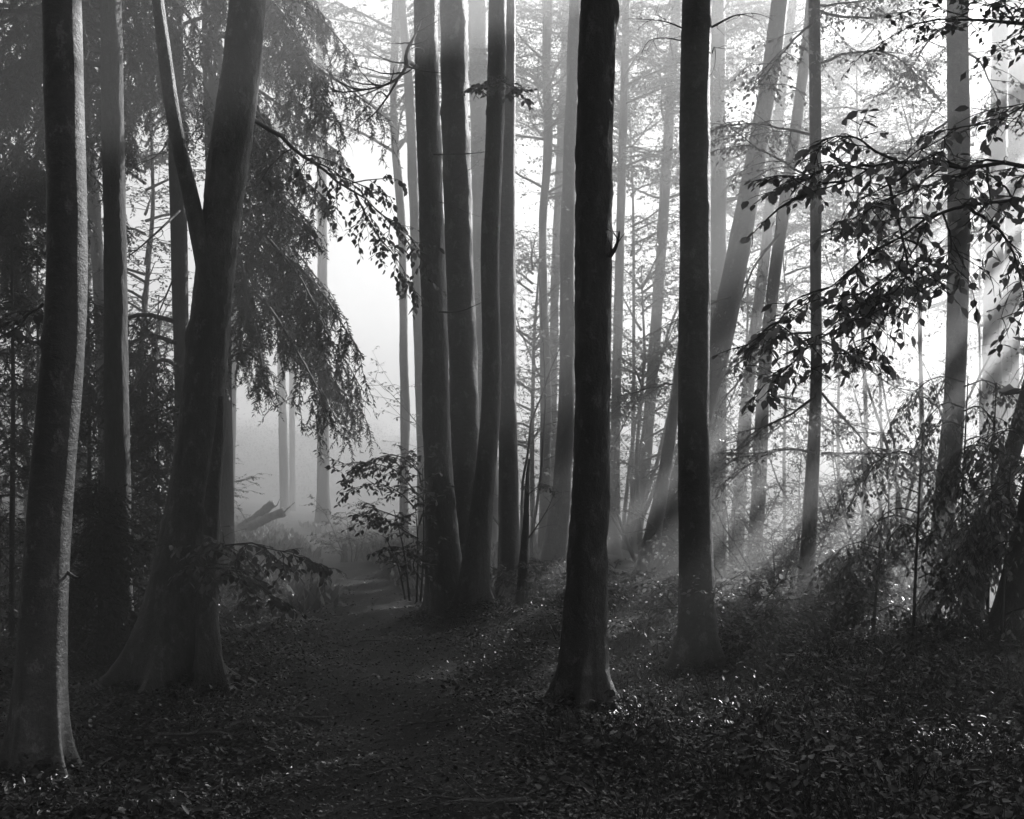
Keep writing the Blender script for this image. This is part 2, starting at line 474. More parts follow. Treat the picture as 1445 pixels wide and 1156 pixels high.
def spruce_limb(g, pts, r, K=12, r0=.035, hang=(.4, 1.0), n1=26, shoots=34, shoot=.075, grav=.5, spread=.9, wide=1.0):
    """drooping spruce bough: a limb with hanging branchlets clad in needle shoots, uneven and with bare ends"""
    P0 = resample(pts, K)[None] if np.ndim(pts) == 2 else pts
    P0[0, 1:] += r.normal(0, .02, (K - 1, 3)).cumsum(0) * .6
    g.add(*tubes(P0, taper(P0, r0, .006), 5), 0)
    o, d, t = spawn(P0, n1, .1, 1.0, spread, -.25, .4, r)
    lens = r.uniform(*hang, len(o)) * (1.1 - .35 * t) * r.choice([.35, .7, 1, 1, 1.35], len(o))
    P1 = grow(o, d, lens, 8, .17, grav, r)
    g.add(*tubes(P1, taper(P1, .007, .002), 3), 0)
    o, d, t = spawn(P1, 6, .15, .95, .75, -.1, .35, r)
    P2 = grow(o, d, r.uniform(.08, .36, len(o)) * wide, 5, .17, grav * .55, r)
    g.add(*tubes(P2, taper(P2, .004, .0015), 3), 0)
    clad = r.random(len(P1)) < .86; clad2 = r.random(len(P2)) < .88
    for PP, n in ((P1[clad], shoots), (P2[clad2], max(6, int(shoots * .4)))):
        o, d, t = spawn(PP, n, .03, 1.0, .7, -.08, .3, r)
        nn = norm(r.normal(0, 1, o.shape) + UP * .6)
        g.add(*leaves(o, d, nn, shoot * r.uniform(.5, 1.3, len(o)), NEED, LEAF4F), 1)

TREES = {}
def tree(name, label, rows, d, top, mat, cat="tree", flare=.5, sides=26, crown=None, seed=0, lump=.05, seg=.14, group="trees of the forest", flare_h=.35, rough=1.0):
    C, R = trunk_curve(rows, d, top=top)
    gz = float(ground_z(C[0, 0], C[0, 1]))
    root = thing(name, (C[0, 0], C[0, 1], gz), label, cat, group)
    ob, P, RR = add_trunk(root, C, R, mat, flare=flare, sides=sides, seed=seed, lump=lump, seg=seg, flare_h=flare_h, rough=rough)
    if crown:
        k, z0, s = crown
        j = int(np.argmin(np.abs(P[:, 2] - z0)))
        put_crown(root, (P[j, 0], P[j, 1], z0), k, s, seed * 1.7)
    return root, P, RR

SHADERS = [(-.3, 16.0, [(1.0, 1.0), (5.0, 1.0)], 14, 3, .3), (-2.2, 30.0, [(9.6, .95), (15.0, .75)], 21, 3, 2.7)]

# ------------------------------------------------------------------ the near trunks
t1, P, _ = tree("beech_tree", "near smooth dark beech trunk with a bright rim, the first large trunk from the left",
    [(0, 86, 54), (200, 93, 55), (400, 98, 55), (550, 86, 59), (650, 75, 59), (780, 66, 63), (860, 61, 62), (1000, 54, 66), (1090, 50, 74)],
    7.0, 13.5, BEECH, flare=.5, sides=56, seed=1, rough=.22, lump=.022, seg=.035, crown=(3, 6.0, 1.0))
# broken snag of a twig on its right side
bare_limb(t1, [W(92, 806, 7), W(101, 812, 6.98), W(108, 816, 6.95), (W(113, 815, 6.93))], K=8, r0=.012, r1=.007, n1=0, name="branch_stub", mat=BEECH)

t2, P, _ = tree("beech_tree", "thick beech leaning to the right, forked, on a wide fluted foot beside the path",
    [(0, 351, 53), (100, 340, 53), (200, 327, 55), (300, 314, 54), (400, 300, 54), (550, 288, 57), (650, 280, 64), (720, 269, 71), (780, 258, 78), (850, 249, 90), (920, 243, 104), (975, 240, 128)],
    10.4, 15, MOSSY, flare=.55, sides=72, seed=2, lump=.05, seg=.04, crown=(4, 7.5, 1.0), flare_h=.3)
C, R = trunk_curve([(-60, 216, 17), (0, 222, 17), (60, 230, 19), (170, 244, 20), (260, 266, 22), (330, 281, 26), (400, 295, 30)], 10.3, top=11, snap=False)
add_trunk(t2, C, R, MOSSY, name="fork_stem", flare=0, sides=20, seed=21, seg=.1)
C, R = trunk_curve([(560, 312, 8), (640, 308, 17), (700, 300, 22), (780, 296, 26), (870, 292, 32), (960, 296, 44)], 10.1)
add_trunk(t2, C, R, MOSSY, name="side_stem", flare=.5, sides=22, seed=22, seg=.08, flare_h=.2)

t3, P3, _ = tree("spruce_tree", "straight dark spruce trunk standing between the near left beech and the leaning forked beech",
    [(0, 156, 29), (200, 160, 31), (400, 163, 32), (600, 165, 34), (800, 168, 35), (930, 169, 40)],
    13.0, 17, SPRUCE, flare=.35, sides=44, seed=3, lump=.03, seg=.05, rough=1.5)

t4, P4, _ = tree("spruce_tree", "slim spruce trunk rising just left of the leaning forked beech and partly behind it",
    [(0, 249, 16), (200, 249, 24), (400, 254, 23), (550, 257, 20), (700, 258, 22), (860, 259, 26)],
    16.0, 18, SPRUCE, flare=.35, sides=24, seed=4, lump=.03)

t5, P5, _ = tree("spruce_tree", "spruce with long drooping boughs over the path, its trunk hidden behind the leaning beech",
    [(0, 298, 28), (250, 304, 27), (480, 314, 24), (600, 316, 24), (750, 317, 26), (850, 317, 31)],
    18.5, 17, SPRUCE, flare=.3, sides=26, seed=5, lump=.03)

m1, PM1, _ = tree("beech_tree", "dark knobbly beech trunk on splayed roots, standing alone at the middle of the picture",
    [(0, 846, 50), (100, 841, 51), (200, 838, 52), (300, 836, 52), (400, 838, 52), (550, 838, 52), (700, 833, 52), (780, 830, 56), (850, 826, 58), (950, 823, 64), (985, 822, 74), (1012, 821, 92)],
    9.2, 15, MOSSY, flare=.42, sides=64, seed=6, lump=.035, rough=1.9, seg=.035, crown=(3, 6.6, 1.0), flare_h=.22)
bare_limb(m1, [W(860, 362, 9.1), W(868, 352, 9.05), W(872, 340, 9.0), W(874, 328, 9.0)], K=8, r0=.02, r1=.008, n1=4, L1=(.05, .14), n2=1, name="branch_stub", seed=61, mat=MOSSY)

m2, PM2, _ = tree("beech_tree", "smooth straight beech trunk with a white lit edge, right of the lone middle trunk",
    [(0, 984, 43), (100, 981, 43), (200, 979, 43), (400, 982, 44), (550, 978, 43), (650, 977, 43), (720, 980, 46), (780, 983, 48), (870, 985, 50), (940, 984, 66)],
    11.4, 15.5, BEECH, flare=.6, sides=52, seed=7, lump=.025, seg=.045, crown=(4, 7.8, 1.0), flare_h=.25)
bare_limb(m2, [W(1005, 38, 11.4), W(1020, 30, 11.5), W(1035, 22, 11.6), W(1048, 20, 11.8), W(1060, 19, 12)], K=10, r0=.012, r1=.003, n1=4, L1=(.15, .35), n2=3, seed=71)
bare_limb(m2, [W(963, 40, 11.4), W(945, 32, 11.3), W(925, 28, 11.3), W(900, 27, 11.2)], K=10, r0=.008, r1=.002, n1=4, L1=(.1, .3), n2=2, seed=72)
bare_limb(m2, [W(963, 58, 11.4), W(940, 53, 11.3), W(915, 55, 11.3), W(905, 75, 11.2)], K=10, r0=.006, r1=.002, n1=3, L1=(.1, .2), n2=2, seed=73, name="twig")
bare_limb(m2, [W(1005, 75, 11.4), W(1009, 62, 11.2), W(1010, 90, 11.2), W(1004, 105, 11.2)], K=10, r0=.006, r1=.002, n1=2, L1=(.1, .2), n2=2, seed=74, name="twig")

# the cluster of trunks on the bank
c1, PC1, _ = tree("beech_tree", "darkest trunk of the tight cluster on the bank, with dead bare branches to its left",
    [(0, 600, 33), (200, 605, 35), (400, 612, 36), (600, 616, 38), (750, 622, 44), (870, 632, 66)],
    15.6, 18, MOSSY, flare=.35, sides=46, seed=8, lump=.035, seg=.05, crown=(1, 10.5, 1.0))
c2, PC2, _ = tree("beech_tree", "broad paler trunk with a bright lit side, directly behind the darkest trunk of the cluster",
    [(0, 639, 38), (200, 643, 40), (400, 649, 38), (550, 655, 42), (700, 655, 48), (865, 655, 66)],
    16.4, 19, BEECH, flare=.35, sides=46, seed=9, lump=.04, seg=.05, crown=(2, 11.5, 1.0))
c3, PC3, _ = tree("beech_tree", "wavy slender trunk of the cluster that leans right then left above the bank",
    [(0, 702, 26), (100, 701, 26), (200, 699, 26), (300, 691, 27), (400, 691, 25), (500, 695, 26), (580, 694, 27), (650, 687, 29), (780, 673, 36), (860, 664, 44)],
    15.2, 17, MOSSY, flare=.3, sides=40, seed=10, lump=.03, seg=.05)
c4, PC4, _ = tree("beech_tree", "slim straight trunk with a thin white rim, rightmost of the cluster on the bank",
    [(0, 719, 16), (200, 719, 17), (300, 714, 25), (400, 716, 25), (550, 716, 24), (650, 717, 28), (750, 718, 28), (830, 720, 36)],
    18.5, 20, BEECH, flare=.35, sides=36, seed=11, lump=.03, seg=.05, crown=(0, 12, .9))
# dead branches on the left of the first trunk
bare_limb(c1, [W(588, 95, 15.3), W(575, 85, 15.0), W(571, 100, 14.8), W(560, 113, 14.6), W(540, 122, 14.5), W(510, 128, 14.4), W(480, 131, 14.3), W(455, 128, 14.2)], K=20, r0=.03, r1=.003, n1=13, L1=(.5, .95), n2=4, L2=(.12, .35), seed=81, lift=.25, grav=-.05)
bare_limb(c1, [W(574, 95, 14.9), W(572, 75, 14.8), W(583, 55, 14.9), W(593, 35, 15.0), W(594, 28, 15.0)], K=12, r0=.03, r1=.006, n1=6, L1=(.3, .6), n2=4, L2=(.1, .3), seed=82, ang=1.1, grav=-.03)
bare_limb(c1, [W(561, 113, 14.6), W(548, 135, 14.6), W(530, 160, 14.6), W(505, 180, 14.6), W(490, 195, 14.7)], K=14, r0=.014, r1=.002, n1=6, L1=(.15, .45), n2=2, seed=83)
bare_limb(c1, [W(547, 138, 14.6), W(535, 125, 14.7), W(520, 150, 14.8), W(490, 180, 14.8), W(487, 186, 14.8)], K=12, r0=.01, r1=.002, n1=4, L1=(.15, .35), n2=2, seed=84)
bare_limb(c1, [W(612, 218, 15.2), W(640, 218, 14.9), W(665, 217, 14.8), W(687, 214, 14.7)], K=10, r0=.012, r1=.004, n1=2, L1=(.1, .2), n2=1, seed=85, name="dead_branch")
bare_limb(c1, [W(625, 255, 15.2), W(640, 255, 15), W(655, 245, 14.9), W(668, 235, 14.9)], K=10, r0=.006, r1=.002, n1=2, L1=(.1, .2), n2=1, seed=86, name="twig")
bare_limb(c1, [W(620, 285, 15.2), W(640, 290, 15), W(658, 300, 14.9), W(675, 305, 14.9)], K=10, r0=.006, r1=.002, n1=2, L1=(.1, .2), n2=1, seed=87, name="twig")
bare_limb(c1, [W(620, 440, 15.2), W(640, 441, 15), W(656, 438, 14.9), W(668, 432, 14.8), W(682, 426, 14.8)], K=10, r0=.012, r1=.004, n1=2, L1=(.1, .2), n2=1, seed=88)
# leafy tuft on the wavy trunk
leafy_limb(c3, [W(702, 110, 15.2), W(716, 120, 14.9), W(728, 122, 14.7), W(737, 138, 14.6)], K=8, r0=.01, r1=.003, n1=6, L1=(.15, .3), n2=4, L2=(.08, .18), per=5, leaf=.075, name="leafy_twig", seed=101)
leafy_limb(c3, [W(700, 112, 15.1), W(690, 120, 14.8), W(678, 120, 14.7), W(668, 125, 14.6)], K=8, r0=.008, r1=.003, n1=5, L1=(.1, .25), n2=3, L2=(.08, .15), per=4, leaf=.07, name="leafy_twig", seed=102)

# right side, middle distance
r1, PR1, _ = tree("beech_tree", "slender upright young trunk in the sunbeams, right of the smooth straight beech",
    [(0, 1149, 16), (200, 1151, 17), (400, 1151, 15), (550, 1153, 16), (650, 1147, 19), (780, 1140, 22), (880, 1134, 25)],
    18.5, 19, BEECH, flare=.3, sides=24, seed=12, lump=.03)
r2, PR2, _ = tree("beech_tree", "trunk crossed by sunbeams, pale above and dark below, rising out of the dark bush",
    [(0, 1351, 30), (200, 1353, 30), (400, 1353, 30), (550, 1348, 28), (650, 1341, 32), (780, 1326, 31), (900, 1306, 33), (950, 1298, 36)],
    20.0, 20, BEECH, flare=.3, sides=38, seed=13, lump=.025, seg=.06)
r3, _, _ = tree("beech_tree", "dark trunk leaning out of the frame at the right edge",
    [(400, 1520, 40), (600, 1482, 42), (740, 1455, 44), (850, 1428, 45), (945, 1410, 46)],
    13.5, 15, MOSSY, flare=.35, sides=30, seed=14, lump=.04, crown=(1, 7.5, 1.1))
r4, _, _ = tree("beech_tree", "leaning trunk in pale mist that passes behind the smooth straight beech",
    [(0, 1102, 24), (120, 1085, 25), (232, 1065, 29), (390, 1035, 33), (500, 1014, 37), (600, 984, 36), (700, 955, 33), (790, 940, 38), (840, 935, 44)],
    27.0, 24, BEECH, flare=.3, sides=22, seed=15, lump=.03)
r5, _, _ = tree("beech_tree", "thin misty trunk leaning slightly right, left of the slender upright young trunk",
    [(0, 1146, 14), (110, 1133, 16), (300, 1106, 17), (380, 1093, 17), (550, 1076, 18), (700, 1071, 21), (780, 1065, 21), (860, 1054, 20)],
    29.0, 23, BEECH, flare=.3, sides=20, seed=16, lump=.03)
tree("beech_tree", "pale upright trunk in bright mist just right of the smooth straight beech",
    [(0, 1012, 22), (250, 1014, 22), (480, 1013, 23), (800, 1012, 26)], 38.0, 26, BEECH, flare=.3, sides=18, seed=17, crown=(5, 10.5, 1.0))
tree("beech_tree", "faint leaning trunk in bright mist to the right of the leaning misty trunk",
    [(0, 1120, 12), (220, 1092, 14), (380, 1078, 15), (470, 1064, 16), (600, 1050, 18), (840, 1035, 22)], 44.0, 27, BEECH, flare=.3, sides=16, seed=18, crown=(6, 13.0, 1.1))
tree("beech_tree", "pale trunk in glowing mist at upper right, beside the trunk crossed by sunbeams",
    [(0, 1413, 22), (200, 1408, 23), (400, 1402, 25), (600, 1398, 28), (850, 1392, 30)], 50.0, 26, BEECH, flare=.3, sides=18, seed=19)
tree("beech_tree", "palest trunk in glowing mist at the upper right edge of the picture",
    [(0, 1436, 22), (200, 1434, 22), (400, 1428, 23), (600, 1424, 25), (850, 1420, 27)], 56.0, 26, BEECH, flare=.3, sides=18, seed=20)
tree("beech_tree", "dim trunk foot behind the dark bush at the lower right",
    [(380, 1500, 22), (560, 1450, 24), (750, 1396, 27), (880, 1368, 31), (955, 1361, 38)], 16.5, 17, MOSSY, flare=.3, sides=26, seed=23)
tree("beech_tree", "short-looking dark trunk leaning left of the smooth straight beech, crossed by a sunbeam",
    [(300, 975, 13), (520, 962, 14), (600, 947, 16), (700, 934, 20), (790, 912, 26), (845, 905, 28)], 25.0, 19, BEECH, flare=.3, sides=18, seed=24)

# centre, misty distance
tree("beech_tree", "sinuous misty trunk between the cluster and the lone middle trunk",
    [(0, 774, 14), (60, 771, 13), (130, 770, 12), (160, 775, 13), (220, 774, 13), (300, 765, 10), (400, 766, 12), (550, 771, 16), (700, 769, 16), (810, 768, 17)],
    33.0, 23, BEECH, flare=.3, sides=18, seed=25, crown=(5, 9.5, .9))
tree("beech_tree", "grey trunk on a wide slanting foot just left of the lone middle trunk",
    [(0, 812, 17), (200, 805, 19), (350, 800, 21), (500, 801, 22), (640, 797, 24), (700, 794, 27), (760, 784, 31), (810, 776, 40)],
    25.0, 21, MOSSY, flare=.4, sides=22, seed=26, crown=(1, 14, 1.1))
tree("beech_tree", "faint thin trunk behind the sinuous misty trunk",
    [(0, 800, 10), (270, 788, 11), (400, 783, 12), (560, 780, 12), (780, 778, 14)], 45.0, 27, BEECH, flare=.3, sides=14, seed=27, crown=(6, 14.0, 1.2))
tree("beech_tree", "pale misty trunk showing between the broad paler trunk and the wavy trunk of the cluster",
    [(0, 674, 27), (300, 679, 26), (500, 684, 28), (800, 690, 34)], 38.0, 26, BEECH, flare=.3, sides=18, seed=28, crown=(6, 13.0, 1.0))
tree("beech_tree", "pale misty trunk showing along the right edge of the lone middle trunk",
    [(0, 884, 11), (300, 876, 12), (620, 868, 14), (820, 866, 17)], 36.0, 25, BEECH, flare=.3, sides=16, seed=29, crown=(5, 11.0, 1.0))
tree("beech_tree", "faint slanting trunk in the light shaft right of the lone middle trunk",
    [(0, 955, 14), (400, 930, 15), (640, 912, 17), (830, 893, 20)], 42.0, 26, BEECH, flare=.3, sides=16, seed=30, crown=(6, 11.5, 1.1))
tree("beech_tree", "thin pale trunk with a knobbed bend left of the cluster, behind the leafy shrub",
    [(0, 562, 15), (100, 555, 11), (200, 556, 11), (300, 567, 12), (400, 569, 11), (550, 570, 12), (578, 573, 17), (600, 573, 15), (640, 570, 11), (740, 570, 13)],
    40.0, 27, BEECH, flare=.3, sides=18, seed=31, crown=(5, 12.5, 1.3))
tree("beech_tree", "pale trunk showing along the left edge of the cluster's darkest trunk",
    [(0, 566, 12), (100, 577, 14), (200, 581, 14), (400, 588, 13), (560, 593, 14), (640, 596, 15), (740, 598, 18)], 35.0, 25, BEECH, flare=.3, sides=16, seed=32)
tree("spruce_tree", "hazy straight trunk standing on the far path verge under the drooping boughs",
    [(0, 452, 13), (330, 455, 14), (590, 456, 15), (700, 456, 18), (748, 456, 26)], 52.0, 26, SPRUCE, flare=.3, sides=16, seed=33)
tree("spruce_tree", "very faint trunk behind the broken log in the clearing",
    [(0, 392, 11), (520, 397, 11), (680, 401, 13), (738, 402, 14)], 62.0, 26.3, SPRUCE, flare=.3, sides=14, seed=34)
tree("spruce_tree", "faintest and thinnest trunk in the clearing, right of the broken log",
    [(0, 410, 7), (550, 412, 8), (730, 413, 9)], 74.0, 26.3, SPRUCE, flare=.3, sides=12, seed=35)
tree("spruce_tree", "hazy trunk hugging the trunk of the drooping spruce",
    [(0, 332, 13), (520, 328, 13), (640, 325, 14), (760, 322, 16)], 46.0, 26, SPRUCE, flare=.3, sides=14, seed=36)
tree("beech_tree", "grey leaning trunk in the gap between the near left beech and the straight spruce",
    [(0, 112, 14), (150, 122, 16), (250, 129, 18), (400, 141, 19), (600, 150, 22), (850, 152, 26)], 21.0, 20, BEECH, flare=.3, sides=18, seed=37)
tree("beech_tree", "hazy trunk low in the gap right of the near left beech",
    [(0, 128, 12), (400, 121, 14), (640, 115, 16), (800, 113, 20)], 33.0, 24, BEECH, flare=.3, sides=16, seed=38)

# out to the right: a near beech whose boughs reach into the picture
nb = thing("beech_tree", (4.9, 8.6, float(ground_z(4.9, 8.6))), "near beech whose dark leafy boughs reach in from the right edge", "tree", "trees of the forest")
C = np.array([[4.9, 8.6, -.25], [4.85, 8.6, 2], [4.8, 8.7, 5], [4.9, 8.8, 9], [4.9, 8.8, 13]]); R = np.array([.2, .17, .15, .12, .05])
add_trunk(nb, C, R, BEECH, flare=.5, sides=28, seed=39)
put_crown(nb, (4.85, 8.7, 6.6), 3, .85, 0.4)
put_crown(nb, (5.1, 8.7, 4.6), 5, .8, 1.4)
D = 7.6
near = [
    ([(4.8, 8.65, 3.9), W(1480, 250, 8.0), W(1445, 235, D), W(1390, 229, D), W(1340, 232, D), W(1265, 225, D), W(1225, 240, 7.5), W(1180, 262, 7.4), W(1120, 280, 7.3)], .028, 16, 301, 1.0, .075),
    ([(4.8, 8.65, 3.6), W(1490, 290, 8.1), W(1430, 279, 7.9), W(1370, 285, 7.8), W(1330, 300, 7.7), W(1290, 320, 7.7), W(1240, 350, 7.6), W(1190, 385, 7.5), W(1140, 420, 7.4)], .022, 18, 302, 1.0, .075),
    ([(4.8, 8.65, 4.2), W(1480, 130, 7.8), W(1440, 155, 7.5), W(1400, 165, 7.4), W(1350, 185, 7.3), W(1300, 212, 7.2)], .012, 17, 303, .8, .07),
    ([W(1265, 226, 7.5), W(1235, 215, 7.4), W(1215, 195, 7.35), W(1180, 190, 7.3), W(1150, 205, 7.3)], .01, 7, 304, .8, .07),
    ([W(1250, 250, 7.6), W(1262, 290, 7.6), W(1275, 340, 7.6), W(1283, 390, 7.6), W(1255, 420, 7.5), W(1200, 455, 7.4)], .01, 14, 305, .9, .075),
    ([W(1360, 287, 7.8), W(1400, 315, 7.8), W(1425, 340, 7.8), W(1440, 390, 7.8), W(1445, 430, 7.8)], .012, 8, 306, .8, .07),
    ([W(1200, 455, 7.6), W(1150, 480, 7.6), W(1110, 520, 7.6), W(1085, 545, 7.6)], .007, 8, 307, .7, .07),
    ([(4.8, 8.65, 2.3), W(1500, 650, 8.2), W(1450, 662, 8), W(1425, 680, 7.9), W(1395, 700, 7.8)], .012, 7, 308, .7, .07),
    ([W(1340, 232, 7.6), W(1310, 250, 7.5), W(1285, 270, 7.45), W(1240, 285, 7.4), W(1200, 310, 7.35)], .007, 11, 321, .9, .07),
    ([W(1330, 300, 7.7), W(1345, 340, 7.65), W(1335, 380, 7.6), W(1300, 400, 7.6)], .007, 11, 322, .9, .07),
    ([W(1300, 320, 7.7), W(1290, 360, 7.6), W(1240, 400, 7.5), W(1185, 430, 7.4)], .007, 12, 323, .9, .07),
    ([W(1430, 279, 7.9), W(1410, 255, 7.8), W(1380, 240, 7.7), W(1350, 250, 7.6)], .007, 9, 324, .9, .07),
    ([W(1225, 240, 7.5), W(1190, 230, 7.4), W(1150, 245, 7.35), W(1110, 250, 7.3)], .006, 9, 325, .8, .07),
    ([W(1140, 420, 7.4), W(1110, 440, 7.35), W(1090, 465, 7.3), W(1070, 475, 7.3)], .005, 7, 326, .8, .07),
    ([W(1255, 420, 7.5), W(1250, 450, 7.5), W(1230, 480, 7.5), W(1190, 500, 7.45)], .005, 8, 327, .8, .07),
]
for pts, r0, n1, sd, k, lf in near:
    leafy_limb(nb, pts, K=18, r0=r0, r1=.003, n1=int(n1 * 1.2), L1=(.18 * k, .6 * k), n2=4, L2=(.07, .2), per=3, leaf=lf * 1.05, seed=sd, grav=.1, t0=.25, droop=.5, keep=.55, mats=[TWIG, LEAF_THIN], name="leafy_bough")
bare_limb(nb, [(4.8, 8.65, 4.6), W(1470, 380, 7.9), W(1440, 440, 7.8), W(1432, 480, 7.8), W(1445, 520, 7.8)], K=12, r0=.008, r1=.003, n1=4, L1=(.1, .3), n2=2, seed=309, name="twig")
leafy_limb(nb, [(4.8, 8.65, 5), W(1470, -60, 7.5), W(1425, -30, 7.4), W(1408, 5, 7.4)], K=10, r0=.01, r1=.003, n1=3, L1=(.1, .2), n2=2, L2=(.06, .12), per=3, leaf=.075, seed=310, name="leafy_bough")

# unseen dense trees added just outside the right edge of the picture: they shade the path and cut the sunlight into shafts
SA, CA = math.sin(SUN_AZ), math.cos(SUN_AZ)
for k, (b, a, z0, top, kind, rz) in enumerate(SHADERS):
    x, y = SA * a + CA * b, CA * a - SA * b
    z = float(ground_z(x, y))
    sh_t = thing("beech_tree", (x, y, z), "unseen dense beech added beyond the right edge of the picture, shading the path", "tree", "unseen beeches added beyond the right edge")
    add_trunk(sh_t, np.array([[x, y, z - .15], [x + .1, y, z + top * .5], [x, y, z + top]]), np.array([.22, .17, .05]), BEECH, flare=.4, sides=20, seed=700 + k)
    for zz, sc_ in z0:
        put_crown(sh_t, (x, y, zz), kind, sc_, rz + zz)

# unseen beeches added farther out, leaf tiers shaped to shade the foreground and comb the sunlight into shafts: each tier spans b0..b1 across the sun
SHADE_TIERS = [(-3.4, 24.0, 14.5, [(-5.6, -.6, "z", -8.6, -4.1), (-5.6, -.4, "z", -3.35, 2.2)]),
         (-10.9, 46.0, 26.0, [(-6.42, -10.6, .0, .5), (-6.45, -11.9, .5, .74), (-6.4, -8.6, .77, .86), (-6.0, -6.5, .54, .9), (-5.65, -6.1, .76, .84)]),
         (-8.9, 36.5, 17.5, [(-6.6, -8.7, .80, .83), (-6.0, -8.7, .935, .965), (-5.6, -8.7, 1.07, 1.12), (-5.6, -8.7, 1.21, 1.36)]),
         (-14.5, 61.0, 26.5, [(-8.8, -14.5, .80, .83), (-8.8, -14.5, .935, .965), (-8.8, -14.5, 1.07, 1.12), (-8.8, -14.5, 1.21, 1.26), (-10.6, -15.5, .56, .61)])]
for k, (b, a, top, tiers) in enumerate(SHADE_TIERS):
    r = np.random.default_rng(740 + k)
    def sunpt(bb, aa, z): return np.stack([SA * aa + CA * bb, CA * aa - SA * bb, z], -1)
    x, y, _ = sunpt(np.float64(b), np.float64(a), np.float64(0)); z = float(ground_z(x, y)); te = math.tan(SUN_EL)
    root = thing("beech_tree", (x, y, z), "unseen dense beech added beyond the right edge of the picture, shading the path", "tree", "unseen beeches added beyond the right edge")
    add_trunk(root, np.array([[x, y, z - .15], [x + .1, y, z + top * .5], [x, y, z + top]]), np.array([.28, .2, .05]), BEECH, flare=.4, sides=20, seed=740 + k)
    for tier in tiers:
        g = Geo(); b0, b1 = tier[:2]; box = tier[2] == "z"; k0, k1 = tier[-2:]
        n = int(abs(b1 - b0) * (k1 - k0) * (1.0 if box else abs(b0 + b1) / 2) * (800 if box else 1050)) + 200
        bb = r.uniform(min(b0, b1), max(b0, b1), n); kk = r.uniform(k0, k1, n); aa = a + r.normal(0, .9, n)
        zz = (kk if box else EYE + kk * bb) + te * aa
        g.add(*leaves(sunpt(bb, aa, zz), r.normal(0, 1, (n, 3)) + np.array([0, 0, -.4]), norm(UP + r.normal(0, .8, (n, 3))), r.uniform(.1, .2, n), LEAF4, LEAF4F), 1)
        for q in np.linspace(k0 + .02, k1 - .02, max(1, int((k1 - k0) / (1.2 if box else .1)))):   # the limbs that carry the leaves
            e = np.linspace(0, 1, 8)
            for bt in ((b0, b1) if box else (b0,)):
                bl = b + (bt - b) * e
                g.add(*tubes(sunpt(bl, a + .3 * np.sin(e * 5), (q + 0 * bl if box else EYE + q * bl) + te * a)[None], (.06 * (1 - e) + .01)[None], 6), 0)
        g.build("limb", [TWIG, LEAF], root)  # mostly a leaf cloud placed to block the sun

# and unseen ones added behind and to the left of the viewer, which keep the open sky off the near ground
for k, (x, y, kind, rz, z0) in enumerate(((-7.5, 5.5, 3, .2, 1.2), (-6.5, -1.5, 4, 1.4, 1.5), (-2.0, -6.0, 3, 2.6, 1.8), (3.5, -6.0, 4, .9, 1.8), (7.5, -.5, 3, 3.3, 1.5), (.5, 1.0, 4, 5.0, 7.0), (-11.0, 10.5, 4, 2.2, 2.0))):
    z = float(ground_z(x, y))
    sh_t = thing("beech_tree", (x, y, z), "unseen dense beech added behind or to the left of the viewer", "tree", "unseen beeches added around the viewer")
    add_trunk(sh_t, np.array([[x, y, z - .15], [x + .1, y, z + 6], [x, y, z + 12]]) if k != 5 else np.array([[x + .6, y - 2.2, z - .15], [x + .5, y - 2, z + 6], [x, y, z + 12]]), np.array([.22, .17, .05]), BEECH, flare=.4, sides=20, seed=720 + k)
    put_crown(sh_t, (x, y, z0), kind, 1.1, rz)

# ------------------------------------------------------------------ boughs of the spruces
r = np.random.default_rng(55)
boughs5 = [
    [(306, -70), (370, -60), (430, -10), (462, 40)], [(306, -10), (360, 0), (420, 50), (458, 110)], [(306, 50), (370, 60), (440, 110), (478, 170)],
    [(308, 100), (370, 130), (430, 180), (480, 225)], [(308, 170), (370, 200), (420, 250), (462, 290)], [(310, 230), (360, 260), (400, 300), (440, 335)],
    [(312, 280), (380, 310), (440, 370), (480, 430)], [(312, 320), (390, 350), (450, 410), (497, 490)], [(314, 350), (390, 380), (450, 460), (505, 540)],
    [(314, 380), (380, 410), (440, 500), (490, 575)], [(314, 380), (350, 420), (372, 480), (380, 540)], [(314, 320), (345, 370), (352, 430), (340, 500)],
    [(314, 330), (380, 380), (430, 440), (455, 500)], [(308, 130), (350, 170), (380, 220), (400, 260)], [(308, 60), (345, 110), (370, 160), (390, 200)],
    [(314, 390), (400, 440), (460, 520), (512, 590)],
]
extra = np.random.default_rng(56)
for j in range(10):
    b = boughs5[j % len(boughs5)]; q = extra.uniform(.55, .95); du, dv = extra.uniform(-20, 15), extra.uniform(-45, 25)
    boughs5.append([(b[0][0], b[0][1] + dv)] + [(306 + (u - 306) * q + du, v + dv) for u, v in b[1:]])
for j, b in enumerate(boughs5):
    g = Geo(); d0 = 18.5; side = -1 if j % 3 else .6
    pts = [W(u, v, d0 + side * 1.1 * k * (.5 + .5 * (j % 2))) for k, (u, v) in enumerate(b)]
    spruce_limb(g, pts, r, hang=(.35, .8), n1=36, shoots=44, shoot=.06)
    g.build("bough", [TWIG, NEEDLE], t5)

